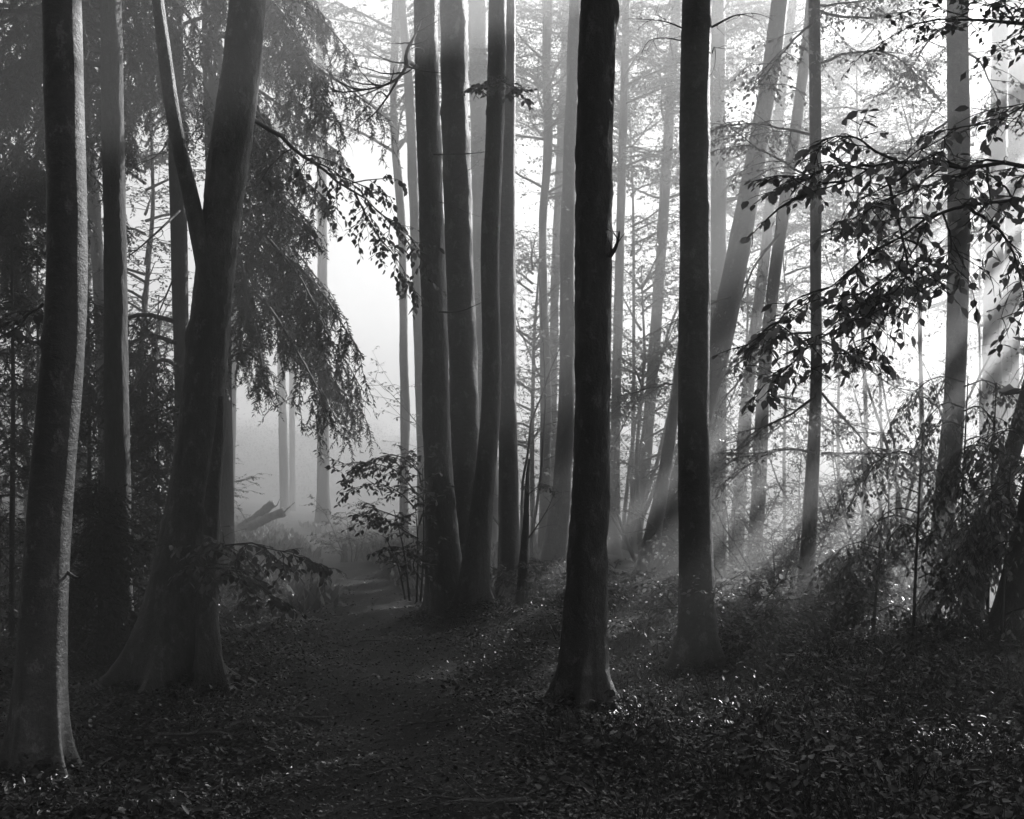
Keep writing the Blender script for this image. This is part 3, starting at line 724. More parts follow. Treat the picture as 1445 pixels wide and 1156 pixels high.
def auto_boughs(root, P, zs, L, seed, d_az=2.4, hang=(.35, .8), n1=26, shoots=44, az0=0.0, azr=None, drop=.35, shoot=.055, name="bough"):
    r = np.random.default_rng(seed)
    for j, z in enumerate(zs):
        k = int(np.argmin(np.abs(P[:, 2] - z))); o = P[k]
        a = az0 + j * d_az if azr is None else r.uniform(*azr)
        l = (L[0] + (L[1] - L[0]) * r.random())
        d = np.array([math.cos(a), math.sin(a), 0])
        pts = [o, o + d * l * .35 + UP * .05 * l, o + d * l * .7 - UP * drop * .35 * l, o + d * l - UP * drop * l]
        g = Geo(); spruce_limb(g, pts, r, hang=hang, n1=n1, shoots=shoots, shoot=shoot)
        g.build(name, [TWIG, NEEDLE], root)

auto_boughs(t3, P3, np.linspace(5.8, 9.6, 26), (1.2, 3.0), 61, hang=(.4, 1.1), azr=(1.5, 4.2))
auto_boughs(t4, P4, np.linspace(7.2, 10.5, 12), (1.2, 2.6), 62, hang=(.35, .8), azr=(.3, 3.6))
auto_boughs(t4, P4, [3.6, 3.9, 3.2], (1.2, 1.8), 63, hang=(.5, 1.2), azr=(3.6, 4.6), drop=.5)
auto_boughs(t5, P5, np.linspace(8.2, 12.5, 8), (1.6, 2.6), 64, hang=(.4, .8))

t6, P6, _ = tree("spruce_tree", "spruce at the left edge whose hanging boughs darken the upper left corner",
    [(0, -22, 24), (400, -20, 26), (800, -16, 28), (900, -14, 34)], 15.5, 17, SPRUCE, flare=.3, sides=22, seed=45)
auto_boughs(t6, P6, np.linspace(4.6, 9.2, 20), (1.3, 2.6), 65, hang=(.4, 1.0), azr=(-1.6, 1.8))
auto_boughs(t3, P3, np.linspace(6.6, 9.0, 8), (1.0, 2.0), 66, hang=(.3, .9), azr=(-.6, 1.5))

# young spruces of the dark thicket at the left
def young_spruce(u, d, h, label, seed, n=26, L=1.5):
    x = (u - 722.5) / F_PX * d; z = float(ground_z(x, d))
    root = thing("young_spruce", (x, d, z), label, "tree", "young spruces of the thicket")
    C = np.array([[x, d, z - .1], [x + .02, d, z + h * .5], [x, d, z + h]])
    _, P, _ = add_trunk(root, C, np.array([.035, .025, .006]), SPRUCE, sides=8, seed=seed, flare=.1)
    r = np.random.default_rng(seed); g = Geo()
    for j, zz in enumerate(np.linspace(.25, h * .97, n)):
        a = j * 2.4 + r.uniform(-.3, .3); l = L * (1 - zz / h * .85) * r.uniform(.7, 1.1); dd = np.array([math.cos(a), math.sin(a), 0])
        o = np.array([x, d, z + zz])
        spruce_limb(g, [o, o + dd * l * .5 - UP * .05 * l, o + dd * l - UP * .25 * l], r, K=7, r0=.01, hang=(.15, .45), n1=9, shoots=12, shoot=.07, grav=.15, spread=1.0)
    g.build("crown", [TWIG, NEEDLE], root)
young_spruce(16, 13.5, 5.2, "dark young spruce at the left edge, behind the near left beech", 71)
young_spruce(124, 15.0, 4.2, "dark young spruce filling the gap between the near left beech and the straight spruce", 72)
young_spruce(205, 17.5, 3.8, "thin young spruce between the straight spruce and the leaning forked beech", 73, L=1.2)
young_spruce(-18, 16.5, 6.0, "dark young spruce cut by the left edge of the picture", 75, L=1.8)
young_spruce(88, 22.0, 5.0, "young spruce deep in the thicket, seen past the right side of the near left beech", 76, L=1.7)
young_spruce(222, 14.0, 2.6, "short dark young spruce crowding the left side of the forked beech's foot", 77, L=1.0, n=22)
young_spruce(140, 12.0, 1.8, "smallest dark young spruce, low in front of the straight spruce", 78, L=.9, n=20)
young_spruce(52, 19.0, 6.5, "taller grey young spruce at the back of the thicket, behind the near left beech", 74, L=1.8)

# beech spray hanging across the drooping spruce, and sprays at the foot of the leaning beech
leafy_limb(t2, [W(333, 150, 10.6), W(390, 190, 11.2), W(450, 235, 11.8), W(510, 280, 12.2), W(555, 310, 12.4), W(590, 345, 12.4)], K=16, r0=.025, r1=.003, n1=16, L1=(.3, .7), n2=4, L2=(.12, .3), per=5, leaf=.075, name="leafy_bough", seed=201, grav=.14, t0=.35, droop=.6)
leafy_limb(t2, [W(500, 273, 12.1), W(530, 330, 12.2), W(560, 365, 12.2), W(585, 410, 12.2)], K=10, r0=.01, r1=.002, n1=9, L1=(.15, .4), n2=3, L2=(.1, .22), per=4, leaf=.075, name="leafy_bough", seed=202, grav=.15, droop=.6)
leafy_limb(t2, [W(270, 790, 10.2), W(320, 765, 9.6), W(370, 770, 9.3), W(410, 785, 9.2), W(448, 797, 9.2)], K=12, r0=.012, r1=.002, n1=14, L1=(.18, .45), n2=4, L2=(.08, .2), per=5, leaf=.07, name="leafy_bough", seed=203, grav=.12, droop=.5)
leafy_limb(t2, [W(275, 800, 10.0), W(310, 800, 9.5), W(350, 815, 9.2), W(385, 845, 9.1)], K=12, r0=.010, r1=.002, n1=11, L1=(.15, .4), n2=4, L2=(.08, .2), per=5, leaf=.07, name="leafy_bough", seed=204, grav=.12, droop=.5)
bare_limb(t4, [W(256, 295, 16), W(225, 325, 15), W(180, 365, 14.5), W(135, 385, 14.2)], K=14, r0=.02, r1=.004, n1=10, L1=(.2, .6), n2=4, seed=205)
bare_limb(t4, [W(250, 380, 16), W(225, 440, 15.4), W(205, 480, 15), W(180, 490, 14.6)], K=14, r0=.015, r1=.004, n1=8, L1=(.2, .6), n2=4, seed=206)
bare_limb(t4, [W(250, 180, 16), W(225, 220, 15.4), W(200, 230, 15), W(178, 245, 14.6)], K=14, r0=.013, r1=.004, n1=10, L1=(.2, .6), n2=4, seed=207)
leafy_limb(t1, [W(60, 430, 7.3), W(45, 440, 8), W(20, 465, 8.4), W(-10, 480, 8.6)], K=10, r0=.01, r1=.003, n1=7, L1=(.12, .3), n2=3, L2=(.08, .15), per=4, leaf=.07, name="leafy_bough", seed=208)

# limbs with leaves on the misty right-hand trees
mist_boughs = [
    (r1, 18.5, [(1150, 10), (1180, 5), (1230, 0), (1260, -20)], 401), (r1, 18.0, [(1150, 30), (1125, 50), (1100, 80), (1070, 120)], 402),
    (r1, 18.3, [(1145, 190), (1100, 180), (1060, 172), (1020, 180)], 403), (r1, 18.0, [(1155, 260), (1110, 230), (1060, 205), (1020, 170)], 404),
    (r1, 19.0, [(1155, 15), (1220, 30), (1290, 10), (1340, 60)], 405), (r1, 19.5, [(1155, 90), (1210, 70), (1260, 75), (1310, 120)], 406),
    (r1, 18.0, [(1150, 560), (1110, 590), (1080, 600), (1040, 640)], 407), (r1, 18.5, [(1160, 555), (1200, 600), (1230, 640), (1270, 660)], 408),
    (r1, 18.0, [(1150, 640), (1110, 630), (1060, 650), (1020, 690)], 409), (r1, 19.0, [(1160, 640), (1200, 640), (1250, 640), (1300, 640)], 410),
    (r1, 18.5, [(1155, 480), (1200, 500), (1250, 540), (1290, 560)], 411), (r1, 18.5, [(1150, 470), (1110, 470), (1070, 490), (1035, 520)], 412),
    (r2, 20.5, [(1352, 70), (1380, 80), (1400, 120), (1420, 180)], 413), (r2, 21.0, [(1352, 40), (1320, 40), (1290, 90), (1260, 130)], 414),
    (r2, 21.0, [(1352, 160), (1310, 190), (1290, 210), (1240, 230)], 415), (r5, 28.0, [(1100, 330), (1060, 380), (1040, 440), (1010, 490)], 416),
    (r5, 28.5, [(1080, 500), (1040, 540), (1010, 580), (1000, 640)], 417), (r5, 29.0, [(1076, 560), (1120, 560), (1160, 590), (1200, 600)], 418),
    (r4, 26.0, [(1030, 420), (1000, 430), (960, 450), (900, 480)], 419), (r4, 26.5, [(1000, 550), (950, 540), (910, 550), (870, 560)], 420),
    (r1, 18.8, [(1150, 330), (1190, 320), (1230, 340), (1270, 400)], 422),
]
for root, d, pts, sd in mist_boughs:
    q = [W(u, v, d + (k - 0) * (.5 if sd % 2 else -.4)) for k, (u, v) in enumerate(pts)]
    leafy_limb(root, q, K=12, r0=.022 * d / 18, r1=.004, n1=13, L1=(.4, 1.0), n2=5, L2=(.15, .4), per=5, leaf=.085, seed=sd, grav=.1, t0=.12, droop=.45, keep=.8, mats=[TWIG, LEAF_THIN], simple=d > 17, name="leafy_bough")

# ------------------------------------------------------------------ slim understorey trees whose leaves hang in the mist
under = [
    (1240, 52, 8.5, 1.1, 5, "leafy tree glowing in the mist left of the sunbeam-crossed trunk"),
    (1185, 54, 13.0, 1.2, 6, "high pale tree crown in bright mist right of the slender upright trunk"),
    (1108, 52, 8.0, 1.1, 6, "leafy tree in bright mist, its leaves around the thin leaning trunk"),
    (1300, 53, 9.5, 1.1, 5, "pale leafy tree in bright mist close by the sunbeam-crossed trunk"),
    (1045, 52, 9.5, 1.1, 5, "misty crown between the smooth straight beech and the leaning misty trunk"),
    (1385, 55, 9.0, 1.2, 6, "palest leafy crown behind the dark bush at the right"),
    (1290, 36, 9.0, .8, 5, "high-crowned leafy tree in the bright upper right mist"),
    (1215, 40, 12.0, .9, 6, "pale tree top in the brightest mist, above the slender upright trunk's boughs"),
    (905, 38, 2.0, 1.0, 5, "hazy leafy tree filling the gap between the two dark middle trunks"),
    (890, 44, 10.0, 1.0, 6, "taller and fainter leafy tree in the gap between the two dark middle trunks"),
    (752, 37, 3.0, .9, 5, "hazy leafy tree right of the trunk cluster"),
    (40, 30, 1.5, 1.0, 5, "grey leafy tree far back at the left edge"),
    (205, 27, 5.5, .8, 6, "misty leafy tree seen between the straight spruce and the slim spruce"),
    (215, 33, 1.0, .8, 5, "lower misty leafy tree behind the slim spruce"),
]
for k, (u, d, z0, s, kind, label) in enumerate(under):
    x = (u - 722.5) / F_PX * d; z = float(ground_z(x, d)); rr = np.random.default_rng(800 + k)
    root = thing("understorey_tree", (x, d, z), label, "tree", "slim understorey trees")
    e = rr.normal(0, .15, (3, 2)); top = z0 + 7 * s
    C = np.array([[x, d, z - .1], [x + e[0, 0], d + e[0, 1], z + top * .35], [x + e[1, 0], d + e[1, 1], z + top * .7], [x + e[2, 0], d + e[2, 1], z + top]])
    add_trunk(root, C, np.array([.08, .065, .045, .015]), BEECH, flare=.3, sides=12, seed=800 + k, lump=.05)
    put_crown(root, (x, d, max(z0, z + .3)), kind, s, k * 1.3)

# ------------------------------------------------------------------ shrubs and saplings
def leafy_shrub(name, label, u, d, h, spread, n, seed, leaf=.07, per=5, group="shrubs and saplings", lean=0.0, droop=.4, mat=None, n1=12, simple=False, cat="shrub", n2=4):
    x = (u - 722.5) / F_PX * d; z = float(ground_z(x, d)); r = np.random.default_rng(seed)
    root = thing(name, (x, d, z), label, cat, group)
    a = np.arange(n) * 2.4 + r.uniform(-.4, .4, n)
    o = np.stack([x + .1 * np.cos(a), d + .1 * np.sin(a), 0 * a + z - .05], 1)
    dr = np.stack([np.cos(a) * spread + lean, np.sin(a) * spread, 1 + 0 * a], 1)
    P0 = grow(o, dr, h * r.uniform(.6, 1.05, n), 10, .09, .04, r)
    g = Geo(); g.add(*tubes(P0, taper(P0, .006 + .006 * h, .003), 5), 0); g.build("stem", [TWIG], root)
    g = Geo()
    oo, dd, t = spawn(P0, n1, .2, 1, .9, .05, .25, r)
    P1 = grow(oo, dd, h * r.uniform(.16, .4, len(oo)) * (1.15 - .5 * t), 6, .14, .07, r); g.add(*tubes(P1, taper(P1, .006, .002), 4), 0)
    oo, dd, t = spawn(P1, n2, .2, 1, .8, 0, .2, r)
    P2 = grow(oo, dd, r.uniform(.1, .3, len(oo)), 4, .12, .1, r); g.add(*tubes(P2, taper(P2, .003, .0012), 3), 0)
    leafy(P2, per, leaf, g, 1, r, droop=droop, simple=simple)
    g.build("foliage", [TWIG, mat or LEAF], root)
    return root

sh = thing("beech_shrub", W(590, 830, 15.0), "dark leafy shrub against the left foot of the cluster, its sprays hanging over the path", "shrub", "shrubs and saplings")
sh.location.z = float(ground_z(sh.location.x, 15.0))
for k, (a, b) in enumerate((((588, 840), (585, 700)), ((578, 838), (556, 720)), ((594, 838), (596, 660)), ((572, 836), (545, 760)))):
    bare_limb(sh, [W(a[0], a[1] + 10, 15 - .1 * k), W((a[0] + b[0]) / 2 + 4, (a[1] + b[1]) / 2, 15 - .1 * k), W(b[0], b[1], 15 - .1 * k)], K=10, r0=.014, r1=.005, n1=5, L1=(.1, .3), n2=2, name="stem", seed=500 + k)
for k, pts in enumerate(([(590, 700), (560, 660), (510, 650), (468, 658)], [(595, 670), (570, 645), (540, 640), (500, 665)], [(588, 720), (560, 690), (530, 680), (495, 690)],
                         [(580, 740), (550, 725), (520, 715), (515, 735)], [(596, 690), (590, 660), (575, 645), (560, 650)], [(590, 760), (565, 745), (545, 735), (525, 730)],
                         [(594, 800), (575, 780), (560, 770), (540, 775)], [(592, 740), (600, 715), (596, 700), (580, 690)], [(596, 820), (580, 800), (590, 780), (600, 760)])):
    leafy_limb(sh, [W(u, v, 15 - .25 * j) for j, (u, v) in enumerate(pts)], K=9, r0=.010, r1=.002, n1=9, L1=(.15, .4), n2=3, L2=(.08, .2), per=4, leaf=.075, name="leafy_spray", seed=510 + k, grav=.08, droop=.45, keep=.8)

# the dark bush with drooping leaves at the right
db = thing("beech_shrub", (float(W(1330, 0, 14.0)[0]), 14.0, float(ground_z(W(1330, 0, 14.0)[0], 14.0))), "big dark bush of drooping glinting leaves around the sunbeam-crossed trunk", "shrub", "shrubs and saplings")
r = np.random.default_rng(90)
stems = [(1232, 14.6, 720), (1288, 13.8, 610), (1352, 14.9, 530), (1392, 14.2, 540), (1440, 13.6, 600), (1412, 13.2, 660)]
for k, (u, d, vt) in enumerate(stems):
    x = (u - 722.5) / F_PX * d; zb = float(ground_z(x, d)); T = W(u + 14, vt, d)
    bare_limb(db, [np.array([x, d, zb - .08]), np.array([x + .05, d, zb * .5 + T[2] * .5]), T], K=12, r0=.022, r1=.006, n1=6, L1=(.2, .5), n2=2, name="stem", seed=660 + k)
for k in range(52):
    u, d, vt = stems[(0, 1, 2, 3, 4, 5, 3, 4, 2)[k % 9]]
    v0 = vt + (940 - vt) * r.random() * .85; sgn = 1 if r.random() < .35 else -1
    L = r.uniform(45, 95); drop = r.uniform(.5, 1.5); dd = r.uniform(-.9, .6)
    pts = [W(u + 8, v0, d), W(u + 8 + sgn * L * .4, v0 - 12, d + dd * .4), W(u + 8 + sgn * L * .8, v0 + L * .25 * drop, d + dd * .8), W(u + 8 + sgn * L, v0 + L * .75 * drop, d + dd)]
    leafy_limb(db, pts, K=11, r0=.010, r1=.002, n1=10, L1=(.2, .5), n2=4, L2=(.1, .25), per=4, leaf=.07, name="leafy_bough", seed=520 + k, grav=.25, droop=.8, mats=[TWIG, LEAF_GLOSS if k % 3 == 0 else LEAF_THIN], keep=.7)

leafy_shrub("beech_sapling", "leafy sapling at the foot of the smooth straight beech, lit by the sunbeam", 1055, 12.6, .9, .7, 9, 601, leaf=.06)
leafy_shrub("beech_sapling", "bushy sapling below the slender upright young trunk", 1175, 17.0, .9, .7, 8, 602, leaf=.07)
leafy_shrub("beech_sapling", "taller leafy sapling in the sunbeams, left of the dark bush", 1262, 17.5, 2.1, .6, 8, 603, leaf=.08, cat="sapling")
leafy_shrub("beech_sapling", "pale leafy sapling in the mist behind the slender upright young trunk", 1110, 31.0, 6.0, .5, 8, 604, leaf=.09, simple=True, cat="sapling")
leafy_shrub("beech_sapling", "wide misty sapling between the slender trunk and the dark bush", 1215, 34.0, 8.0, .5, 9, 605, leaf=.09, simple=True, cat="sapling")
leafy_shrub("beech_sapling", "misty sapling right behind the smooth straight beech", 1035, 33.0, 6.5, .5, 8, 606, leaf=.09, simple=True, cat="sapling")
leafy_shrub("beech_sapling", "hazy broad sapling between the lone middle trunk and the smooth straight beech", 905, 34.0, 8.5, .42, 6, 607, leaf=.10, simple=True, mat=LEAF_THIN, cat="sapling", n1=34)
leafy_shrub("beech_sapling", "hazy sapling right of the cluster, behind the broken snag", 752, 27.0, 6.5, .35, 6, 608, leaf=.09, simple=True, mat=LEAF_THIN, n1=26, cat="sapling")
leafy_shrub("beech_sapling", "tall pale sapling in the brightest mist at upper right", 1290, 36.0, 12.0, .4, 11, 609, leaf=.11, simple=True, cat="sapling", n1=16)
leafy_shrub("beech_sapling", "low leafy sapling at the foot of the broken snag on the bank", 770, 16.2, .8, .8, 8, 610, leaf=.06)
leafy_shrub("beech_sapling", "thin sapling between the straight spruce and the leaning forked beech", 189, 11.5, 1.5, .12, 1, 611, leaf=.05, n1=8, per=2)
leafy_shrub("beech_sapling", "low shrub in the shade behind the leaning forked beech, beside the path", 345, 16.0, .7, .9, 8, 612, leaf=.05)
leafy_shrub("beech_sapling", "bright little sapling on the path verge in the far clearing", 495, 30.0, 1.6, .35, 5, 613, leaf=.08, simple=True)
leafy_shrub("beech_sapling", "hazy tall sapling just right of the lone middle trunk, its twigs in the pale mist", 880, 42.0, 14.0, .3, 6, 614, leaf=.12, simple=True, mat=LEAF_THIN, cat="sapling", n1=36)

leafy_shrub("beech_sapling", "sunlit leafy sapling hiding the smooth straight beech's foot", 1030, 11.9, .95, .8, 10, 620, leaf=.06, mat=LEAF_THIN)
leafy_shrub("beech_sapling", "fine-leaved sapling in the light shafts, left of the slender upright trunk's foot", 1092, 22.5, 3.4, .5, 9, 621, leaf=.075, mat=LEAF_THIN, cat="sapling", n1=15, n2=5)
leafy_shrub("beech_sapling", "fine-leaved sapling in the light shafts, close right of the slender upright trunk", 1192, 23.5, 2.8, .55, 9, 622, leaf=.075, mat=LEAF_THIN, cat="sapling", n1=15, n2=5)
leafy_shrub("beech_sapling", "tallest fine-leaved sapling between the slender upright trunk and the sunbeam-crossed trunk", 1250, 25.0, 4.8, .5, 8, 623, leaf=.08, mat=LEAF_THIN, cat="sapling", n1=16, n2=5)
leafy_shrub("beech_sapling", "fine-leaved sapling just right of the smooth straight beech, in pale mist", 1030, 26.0, 4.4, .5, 7, 624, leaf=.08, mat=LEAF_THIN, cat="sapling", n1=15, n2=5)
leafy_shrub("beech_sapling", "low dark shrub on the bank crest between the two dark middle trunks", 905, 17.5, .75, .9, 10, 625, leaf=.06)
leafy_shrub("beech_sapling", "low shrub on the bank crest, just right of the lone middle trunk", 878, 15.5, .55, .9, 9, 626, leaf=.055)
leafy_shrub("beech_sapling", "low shrub on the bank crest, just left of the smooth straight beech", 940, 16.0, .65, .9, 9, 627, leaf=.055)

# broken snag on the bank
sn = thing("tree_stump", W(741, 830, 15.8), "slim broken dead snag standing beside the rightmost trunk of the cluster", "stump")
sn.location.z = float(ground_z(sn.location.x, 15.8))
C, R = trunk_curve([(648, 747, 2), (660, 745, 5), (700, 743, 8), (740, 742, 9), (780, 739, 11), (845, 737, 17)], 15.8)
add_trunk(sn, C, R, MOSSY, flare=.3, sides=16, seed=91, lump=.12, seg=.06)
bare_limb(sn, [W(745, 760, 15.8), W(760, 740, 15.6), W(775, 715, 15.5), W(785, 690, 15.4)], K=8, r0=.012, r1=.003, n1=5, L1=(.1, .35), n2=2, seed=92, name="twig")
leafy_limb(sn, [W(742, 700, 15.8), W(755, 690, 15.6), W(765, 680, 15.5), W(772, 690, 15.4)], K=8, r0=.008, r1=.002, n1=5, L1=(.1, .3), n2=3, L2=(.06, .15), per=4, leaf=.06, seed=93, name="leafy_twig")

# little post-like stump on the far path
C, R = trunk_curve([(768, 486, 7.5), (780, 486, 8), (795, 486, 9)], 30.0)
x, y = C[0, 0], 30.0
st = thing("tree_stump", (x, y, float(ground_z(x, y))), "little upright stump on the path in the distance", "stump")
add_trunk(st, C, R, DEADWOOD, flare=.3, sides=14, seed=94, lump=.06, seg=.05)

# the broken forked log in the clearing
gx = W(350, 745, 40.0)
lg = thing("fallen_log", (gx[0], 40.0, float(ground_z(gx[0], 40.0))), "broken log with two raised prongs lying in the misty clearing", "log")
def log_limb(name, pts, radii, seed):
    C = np.array(pts); r = np.random.default_rng(seed)
    P = resample(C, 26)[None]; R = np.interp(np.linspace(0, 1, 26), np.linspace(0, 1, len(radii)), radii)[None] * (1 + .06 * r.normal(0, 1, (1, 26)))
    V, q = tubes(P, R, 16); V = V + r.normal(0, .012, V.shape); e = P[0, -1] + norm(P[0, -1] - P[0, -2]) * R[0, -1] * .5
    b = P[0, 0]; n = len(V); last = np.arange(25 * 16, 26 * 16); first = np.arange(16)
    V = np.concatenate([V, [e, b]])
    cap = np.concatenate([np.stack([last, np.roll(last, -1), np.full(16, n)], -1), np.stack([np.roll(first, -1), first, np.full(16, n + 1)], -1)])
    return mesh_obj(name, V, [q, cap], DEADWOOD, lg)
log_limb("trunk", [W(285, 790, 40.6), W(320, 763, 40.3), W(352, 738, 40), W(372, 722, 39.8), W(384, 711, 39.6)], [.26, .22, .17, .15, .14], 95)
log_limb("prong", [W(318, 770, 39.6), W(345, 748, 39.4), W(368, 735, 39.2), W(388, 727, 39), W(400, 723, 38.9)], [.2, .19, .15, .13, .14], 96)
bare_limb(lg, [W(383, 712, 39.6), W(390, 716, 39.5), W(394, 706, 39.4)], K=6, r0=.03, r1=.01, n1=3, L1=(.1, .3), n2=1, name="twig", seed=97)
bare_limb(lg, [W(400, 724, 38.9), W(408, 716, 38.8), W(416, 709, 38.7)], K=6, r0=.025, r1=.008, n1=3, L1=(.1, .3), n2=1, name="twig", seed=98)
bare_limb(lg, [W(350, 738, 39.5), W(340, 722, 39.2), W(333, 710, 39)], K=6, r0=.02, r1=.006, n1=5, L1=(.2, .5), n2=2, name="twig", seed=99)

# fallen stick on the path bank
bare_limb(thing("fallen_branch", (W(450, 1030, 9)[0], 8.5, 0.0), "thin pale fallen stick lying on the leaf litter beside the path", "branch"),
          [np.array([x, y, float(ground_z(x, y)) + .02]) for x, y in ((-1.62, 9.05), (-1.45, 9.15), (-1.28, 9.3), (-1.1, 9.42))], K=10, r0=.009, r1=.004, n1=3, L1=(.1, .2), n2=1, name="stick", mat=DEADWOOD, seed=111)

for k, (x, y, a, L, label) in enumerate(((1.6, 8.0, .5, .9, "crooked fallen branch in the ground plants right of the lone middle trunk"), (2.9, 9.6, 2.6, .8, "fallen branch half hidden in the ground plants at lower right"),
        (-2.0, 8.2, .2, .7, "thin fallen branch on the leaf litter right of the near left beech's foot"), (-.2, 6.3, 2.9, .55, "short fallen twig on the dark path at the bottom"))):
    rr = np.random.default_rng(900 + k); fb = thing("fallen_branch", (x, y, float(ground_z(x, y))), label, "branch", "fallen branches")
    q = [np.array([x + L * t * math.cos(a), y + L * t * math.sin(a) * .6, 0]) + np.append(rr.normal(0, .04, 2), 0) for t in (-.5, -.2, .1, .35, .5)]
    for v in q: v[2] = float(ground_z(v[0], v[1])) + .05 + rr.uniform(0, .04)
    bare_limb(fb, q, K=14, r0=.014, r1=.004, n1=6, L1=(.1, .3), n2=2, name="stick", mat=DEADWOOD, seed=910 + k, grav=0, lift=.3)

# ------------------------------------------------------------------ ground cover
def scatter(n, xr, yr, dens, r):
    out = []
    while sum(map(len, out)) < n:
        y = yr[0] + (yr[1] - yr[0]) * r.random(n) ** 1.6
        x = r.uniform(-1, 1, n) * y * .46 if xr is None else r.uniform(xr[0], xr[1], n)
        k = dens(x, y) > r.random(n)
        out.append(np.stack([x[k], y[k]], 1))
    return np.concatenate(out)[:n]

r = np.random.default_rng(77)
off_path = lambda x, y: .5 + .5 * sstep(.35, .9, np.abs(x - path_x(y)))
p = scatter(150000, None, (3.0, 26), off_path, r)
z = ground_z(p[:, 0], p[:, 1]) + r.uniform(.005, .035, len(p))
a = r.uniform(0, 6.28, len(p))
d = np.stack([np.cos(a), np.sin(a), r.normal(0, .3, len(p))], 1); n = norm(UP + r.normal(0, .38, (len(p), 3)))
g = Geo(); g.add(*leaves(np.column_stack([p, z]), d, n, r.uniform(.018, .045, len(p)), LEAF6, LEAF6F), 0)
for root, R0 in ((t1, .17), (t2, .34), (t3, .16), (m1, .18), (m2, .19), (c1, .3), (c2, .3), (c3, .2), (c4, .18), (r1, .13), (r3, .2), (nb, .2)):   # drifts banked against the trunks
    bx, by = root.location.x, root.location.y; m = 2600; aa = r.uniform(0, 6.28, m); q = r.exponential(.16, m)
    x = bx + (R0 + q) * np.cos(aa); y = by + (R0 + q) * np.sin(aa); lump = .6 + .4 * np.sin(3 * aa + bx * 5) + .3 * np.sin(7 * aa + by)
    z = ground_z(x, y) + (.02 + .16 * np.exp(-q / .13) * np.clip(lump, .1, 2)) * r.uniform(.1, 1, m)
    ad = r.uniform(0, 6.28, m); dd = np.stack([np.cos(ad), np.sin(ad), r.normal(0, .4, m)], 1)
    g.add(*leaves(np.column_stack([x, y, z]), dd, norm(UP + r.normal(0, .6, (m, 3))), r.uniform(.02, .05, m), LEAF6, LEAF6F), 0)
tag(g.build("leaf_litter", [LITTER]), "fallen leaves covering the forest floor", "leaf litter", kind="stuff")

# crumbs, bud scales and twigs among the leaves
p2 = scatter(110000, None, (3.0, 16), lambda x, y: .8 + 0 * x, r)
z2 = ground_z(p2[:, 0], p2[:, 1]) + r.uniform(.012, .03, len(p2)); a = r.uniform(0, 6.28, len(p2))
d = np.stack([np.cos(a), np.sin(a), r.normal(0, .35, len(p2))], 1); n = norm(UP + r.normal(0, .5, (len(p2), 3)))
g2 = Geo(); g2.add(*leaves(np.column_stack([p2, z2]), d, n, r.uniform(.008, .022, len(p2)), LEAF4, LEAF4F), 0)
pt = scatter(700, None, (3.2, 18), lambda x, y: .8 + 0 * x, r); a = r.uniform(0, 6.28, len(pt))
o = np.column_stack([pt, ground_z(pt[:, 0], pt[:, 1]) + .03])
Pt = grow(o, np.stack([np.cos(a), np.sin(a), 0 * a], 1), r.uniform(.1, .45, len(o)), 6, .18, 0, r)
Pt[..., 2] = ground_z(Pt[..., 0], Pt[..., 1]) + .025
g2.add(*tubes(Pt, taper(Pt, r.uniform(.002, .006, len(o)), .0015), 4), 1)
tag(g2.build("forest_debris", [LITTER, DEADWOOD]), "crumbs and thin twigs strewn over the forest floor", "debris", kind="stuff")

# clumps of low plants: many centres, each with its own leaf size and height
bank = lambda x, y: sstep(.35, 1.5, x - path_x(y)) * (.3 + .7 * sstep(.5, 3.5, x)) + .4 * sstep(-.7, -1.5, x - path_x(y))
cp = scatter(2300, None, (3.6, 21), bank, r)
g = Geo()
for k, (cx, cyy) in enumerate(cp):
    big = r.random()
    R_ = r.uniform(.08, .34); m = int(r.uniform(10, 46)); hh = r.uniform(.05, .32) * (.5 + .7 * (cx > .6)) * min(1.0, .35 + cyy / 12)
    rr_ = R_ * np.sqrt(r.random(m)); aa = r.uniform(0, 6.28, m)
    x = cx + rr_ * np.cos(aa); y = cyy + rr_ * np.sin(aa)
    z = ground_z(x, y) + .02 + hh * (1 - (rr_ / R_) ** 2 * .7) * r.uniform(.3, 1.0, m)
    d = np.stack([np.cos(aa), np.sin(aa), r.normal(-.3, .4, m)], 1)
    lf = .02 + .05 * big ** 2
    if k % 6 == 0:                                   # a tuft of blades
        d = np.stack([np.cos(aa) * .5, np.sin(aa) * .5, np.ones(m)], 1)
        z = ground_z(x, y)
        g.add(*leaves(np.column_stack([x, y, z]), d, norm(r.normal(0, 1, d.shape)), r.uniform(.4, 1.1, m) * (.06 + .4 * hh), NEED * [.22, 1, 1], LEAF4F), 1)
        continue
    g.add(*leaves(np.column_stack([x, y, z]), d, norm(UP + r.normal(0, .45, (m, 3))), lf * r.uniform(.6, 1.3, m), LEAF6, LEAF6F), 1)
    s_ = np.arange(0, m, 5); B = np.column_stack([x[s_] * .3 + cx * .7, y[s_] * .3 + cyy * .7, ground_z(x[s_], y[s_]) - .02]); Tt = np.column_stack([x[s_], y[s_], z[s_]])
    g.add(*tubes(np.stack([B, B * .5 + Tt * .5 + r.normal(0, .015, B.shape), Tt], 1), np.full((len(s_), 3), .002), 3), 0)
tag(g.build("undergrowth", [TWIG, LEAF_GLOSS]), "low leafy ground plants glinting on the bank", "ground cover", kind="stuff")

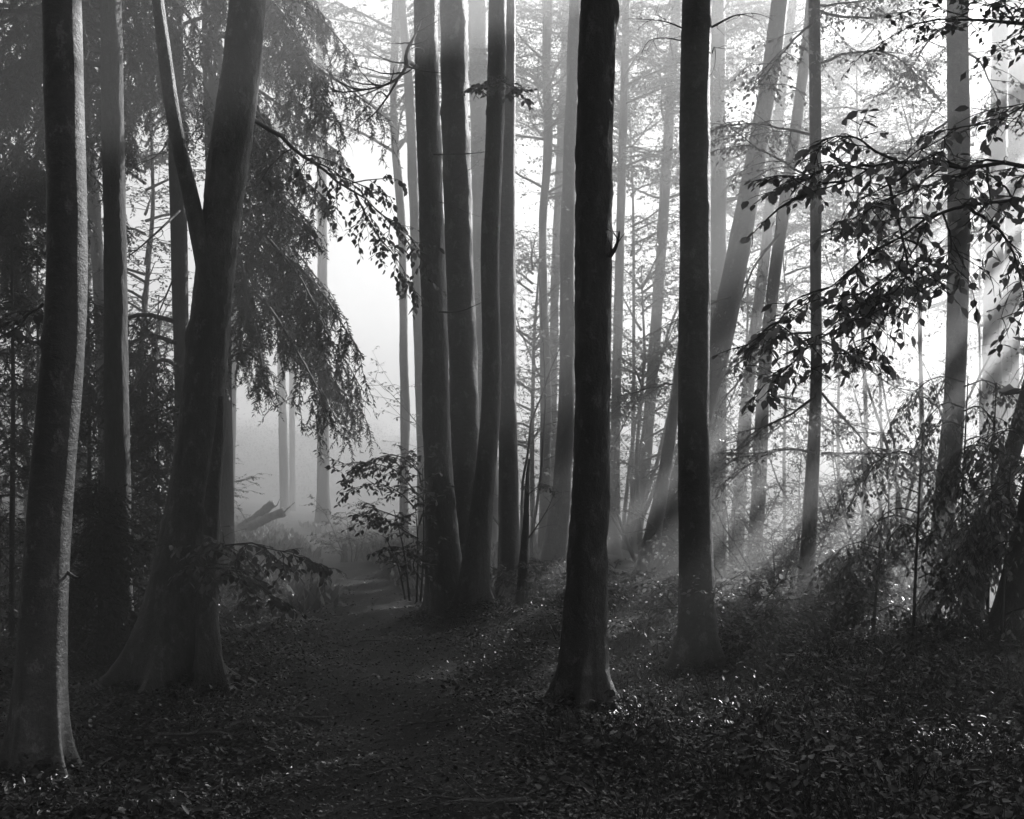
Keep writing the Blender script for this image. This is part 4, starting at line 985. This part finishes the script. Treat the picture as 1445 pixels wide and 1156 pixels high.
# grass on the verge of the far clearing
p = scatter(26000, (-13, 1.5), (17, 52), lambda x, y: sstep(.5, 1.0, np.abs(x - path_x(y))) * sstep(16, 22, y) * sstep(-7, 2, path_x(y) - x + 6), r)
z = ground_z(p[:, 0], p[:, 1])
a = r.uniform(0, 6.28, len(p)); d = np.stack([np.cos(a) * .5, np.sin(a) * .5, np.ones(len(p))], 1)
g = Geo(); g.add(*leaves(np.column_stack([p, z]), d, norm(r.normal(0, 1, d.shape)), r.uniform(.12, .4, len(p)), NEED * [1.2, 1, 1], LEAF4F), 0)
tag(g.build("grass", [GRASS]), "grass and low plants along the far path", "grass", kind="stuff")

# the far wood on the hillside: one mass that nobody could count
g = Geo()
N = 1500
y = r.uniform(92, 150, N); x = r.uniform(-.48, .48, N) * y; gz = ground_z(x, y)
gz0 = gz
hh = r.uniform(.3, 3.6, N) * np.where(r.random(N) < .15, 1.6, 1.0)
ctr = np.column_stack([x, y, gz + hh])
M = 90
o = (ctr[:, None] + norm(r.normal(0, 1, (N, M, 3))) * r.random((N, M, 1)) ** .5 * np.array([2.2, 2.2, 1.0])).reshape(-1, 3)
o[:, 2] = np.minimum(o[:, 2], 25.5)
d = r.normal(0, 1, o.shape) + np.array([0, 0, -.3]); n = norm(UP + r.normal(0, .5, o.shape))
g.add(*leaves(o, d, n, r.uniform(.12, .28, len(o)), LEAF4, LEAF4F), 1)
N2 = 900
y = r.uniform(58, 92, N2); x = r.uniform(-.02, .5, N2) * y + 3; zc = r.uniform(4, 25, N2)
keep = r.random(N2) < np.where(zc > 15, .4, .15) + .6 * sstep(-38, -30, .777 * x - .629 * y); x, y, zc = x[keep], y[keep], zc[keep]
o = (np.column_stack([x, y, zc])[:, None] + r.normal(0, 1, (len(x), 70, 3)) * np.array([1.5, 1.5, .6])).reshape(-1, 3)
o[:, 2] = np.clip(o[:, 2], 0, 26)
d = r.normal(0, 1, o.shape) + np.array([0, 0, -.3]); n = norm(UP + r.normal(0, .5, o.shape))
g.add(*leaves(o, d, n, r.uniform(.12, .24, len(o)), LEAF4, LEAF4F), 1)
tag(g.build("distant_wood", [TWIG, LEAF]), "far wooded hillside fading into bright mist", "woodland", kind="stuff")

# ------------------------------------------------------------------ mist
hz = Geo()
X0, X1, Y0, Y1, Z0, Z1 = -140, 140, -26, 180, -5.0, 27.0
zmin = float(ground_z(*np.meshgrid(xs, ys)).min()) - 1.0
V = np.array([[a, b, c] for c in (zmin, 28.0) for b in (Y0, Y1) for a in (X0, X1)], float)
Fq = np.array([[0, 2, 3, 1], [4, 5, 7, 6], [0, 1, 5, 4], [2, 6, 7, 3], [0, 4, 6, 2], [1, 3, 7, 5]])
hm, nt, out = new_mat("mist")
pv = nt.nodes.new("ShaderNodeVolumePrincipled")
pv.inputs["Color"].default_value = (.95, .95, .95, 1)
pv.inputs["Density"].default_value = FOG
pv.inputs["Anisotropy"].default_value = FOG_G
nt.links.new(pv.outputs[0], out.inputs["Volume"])
ho = mesh_obj("haze", V, [Fq], hm, smooth=False)
tag(ho, "bright morning mist among the trees", "mist", kind="stuff")
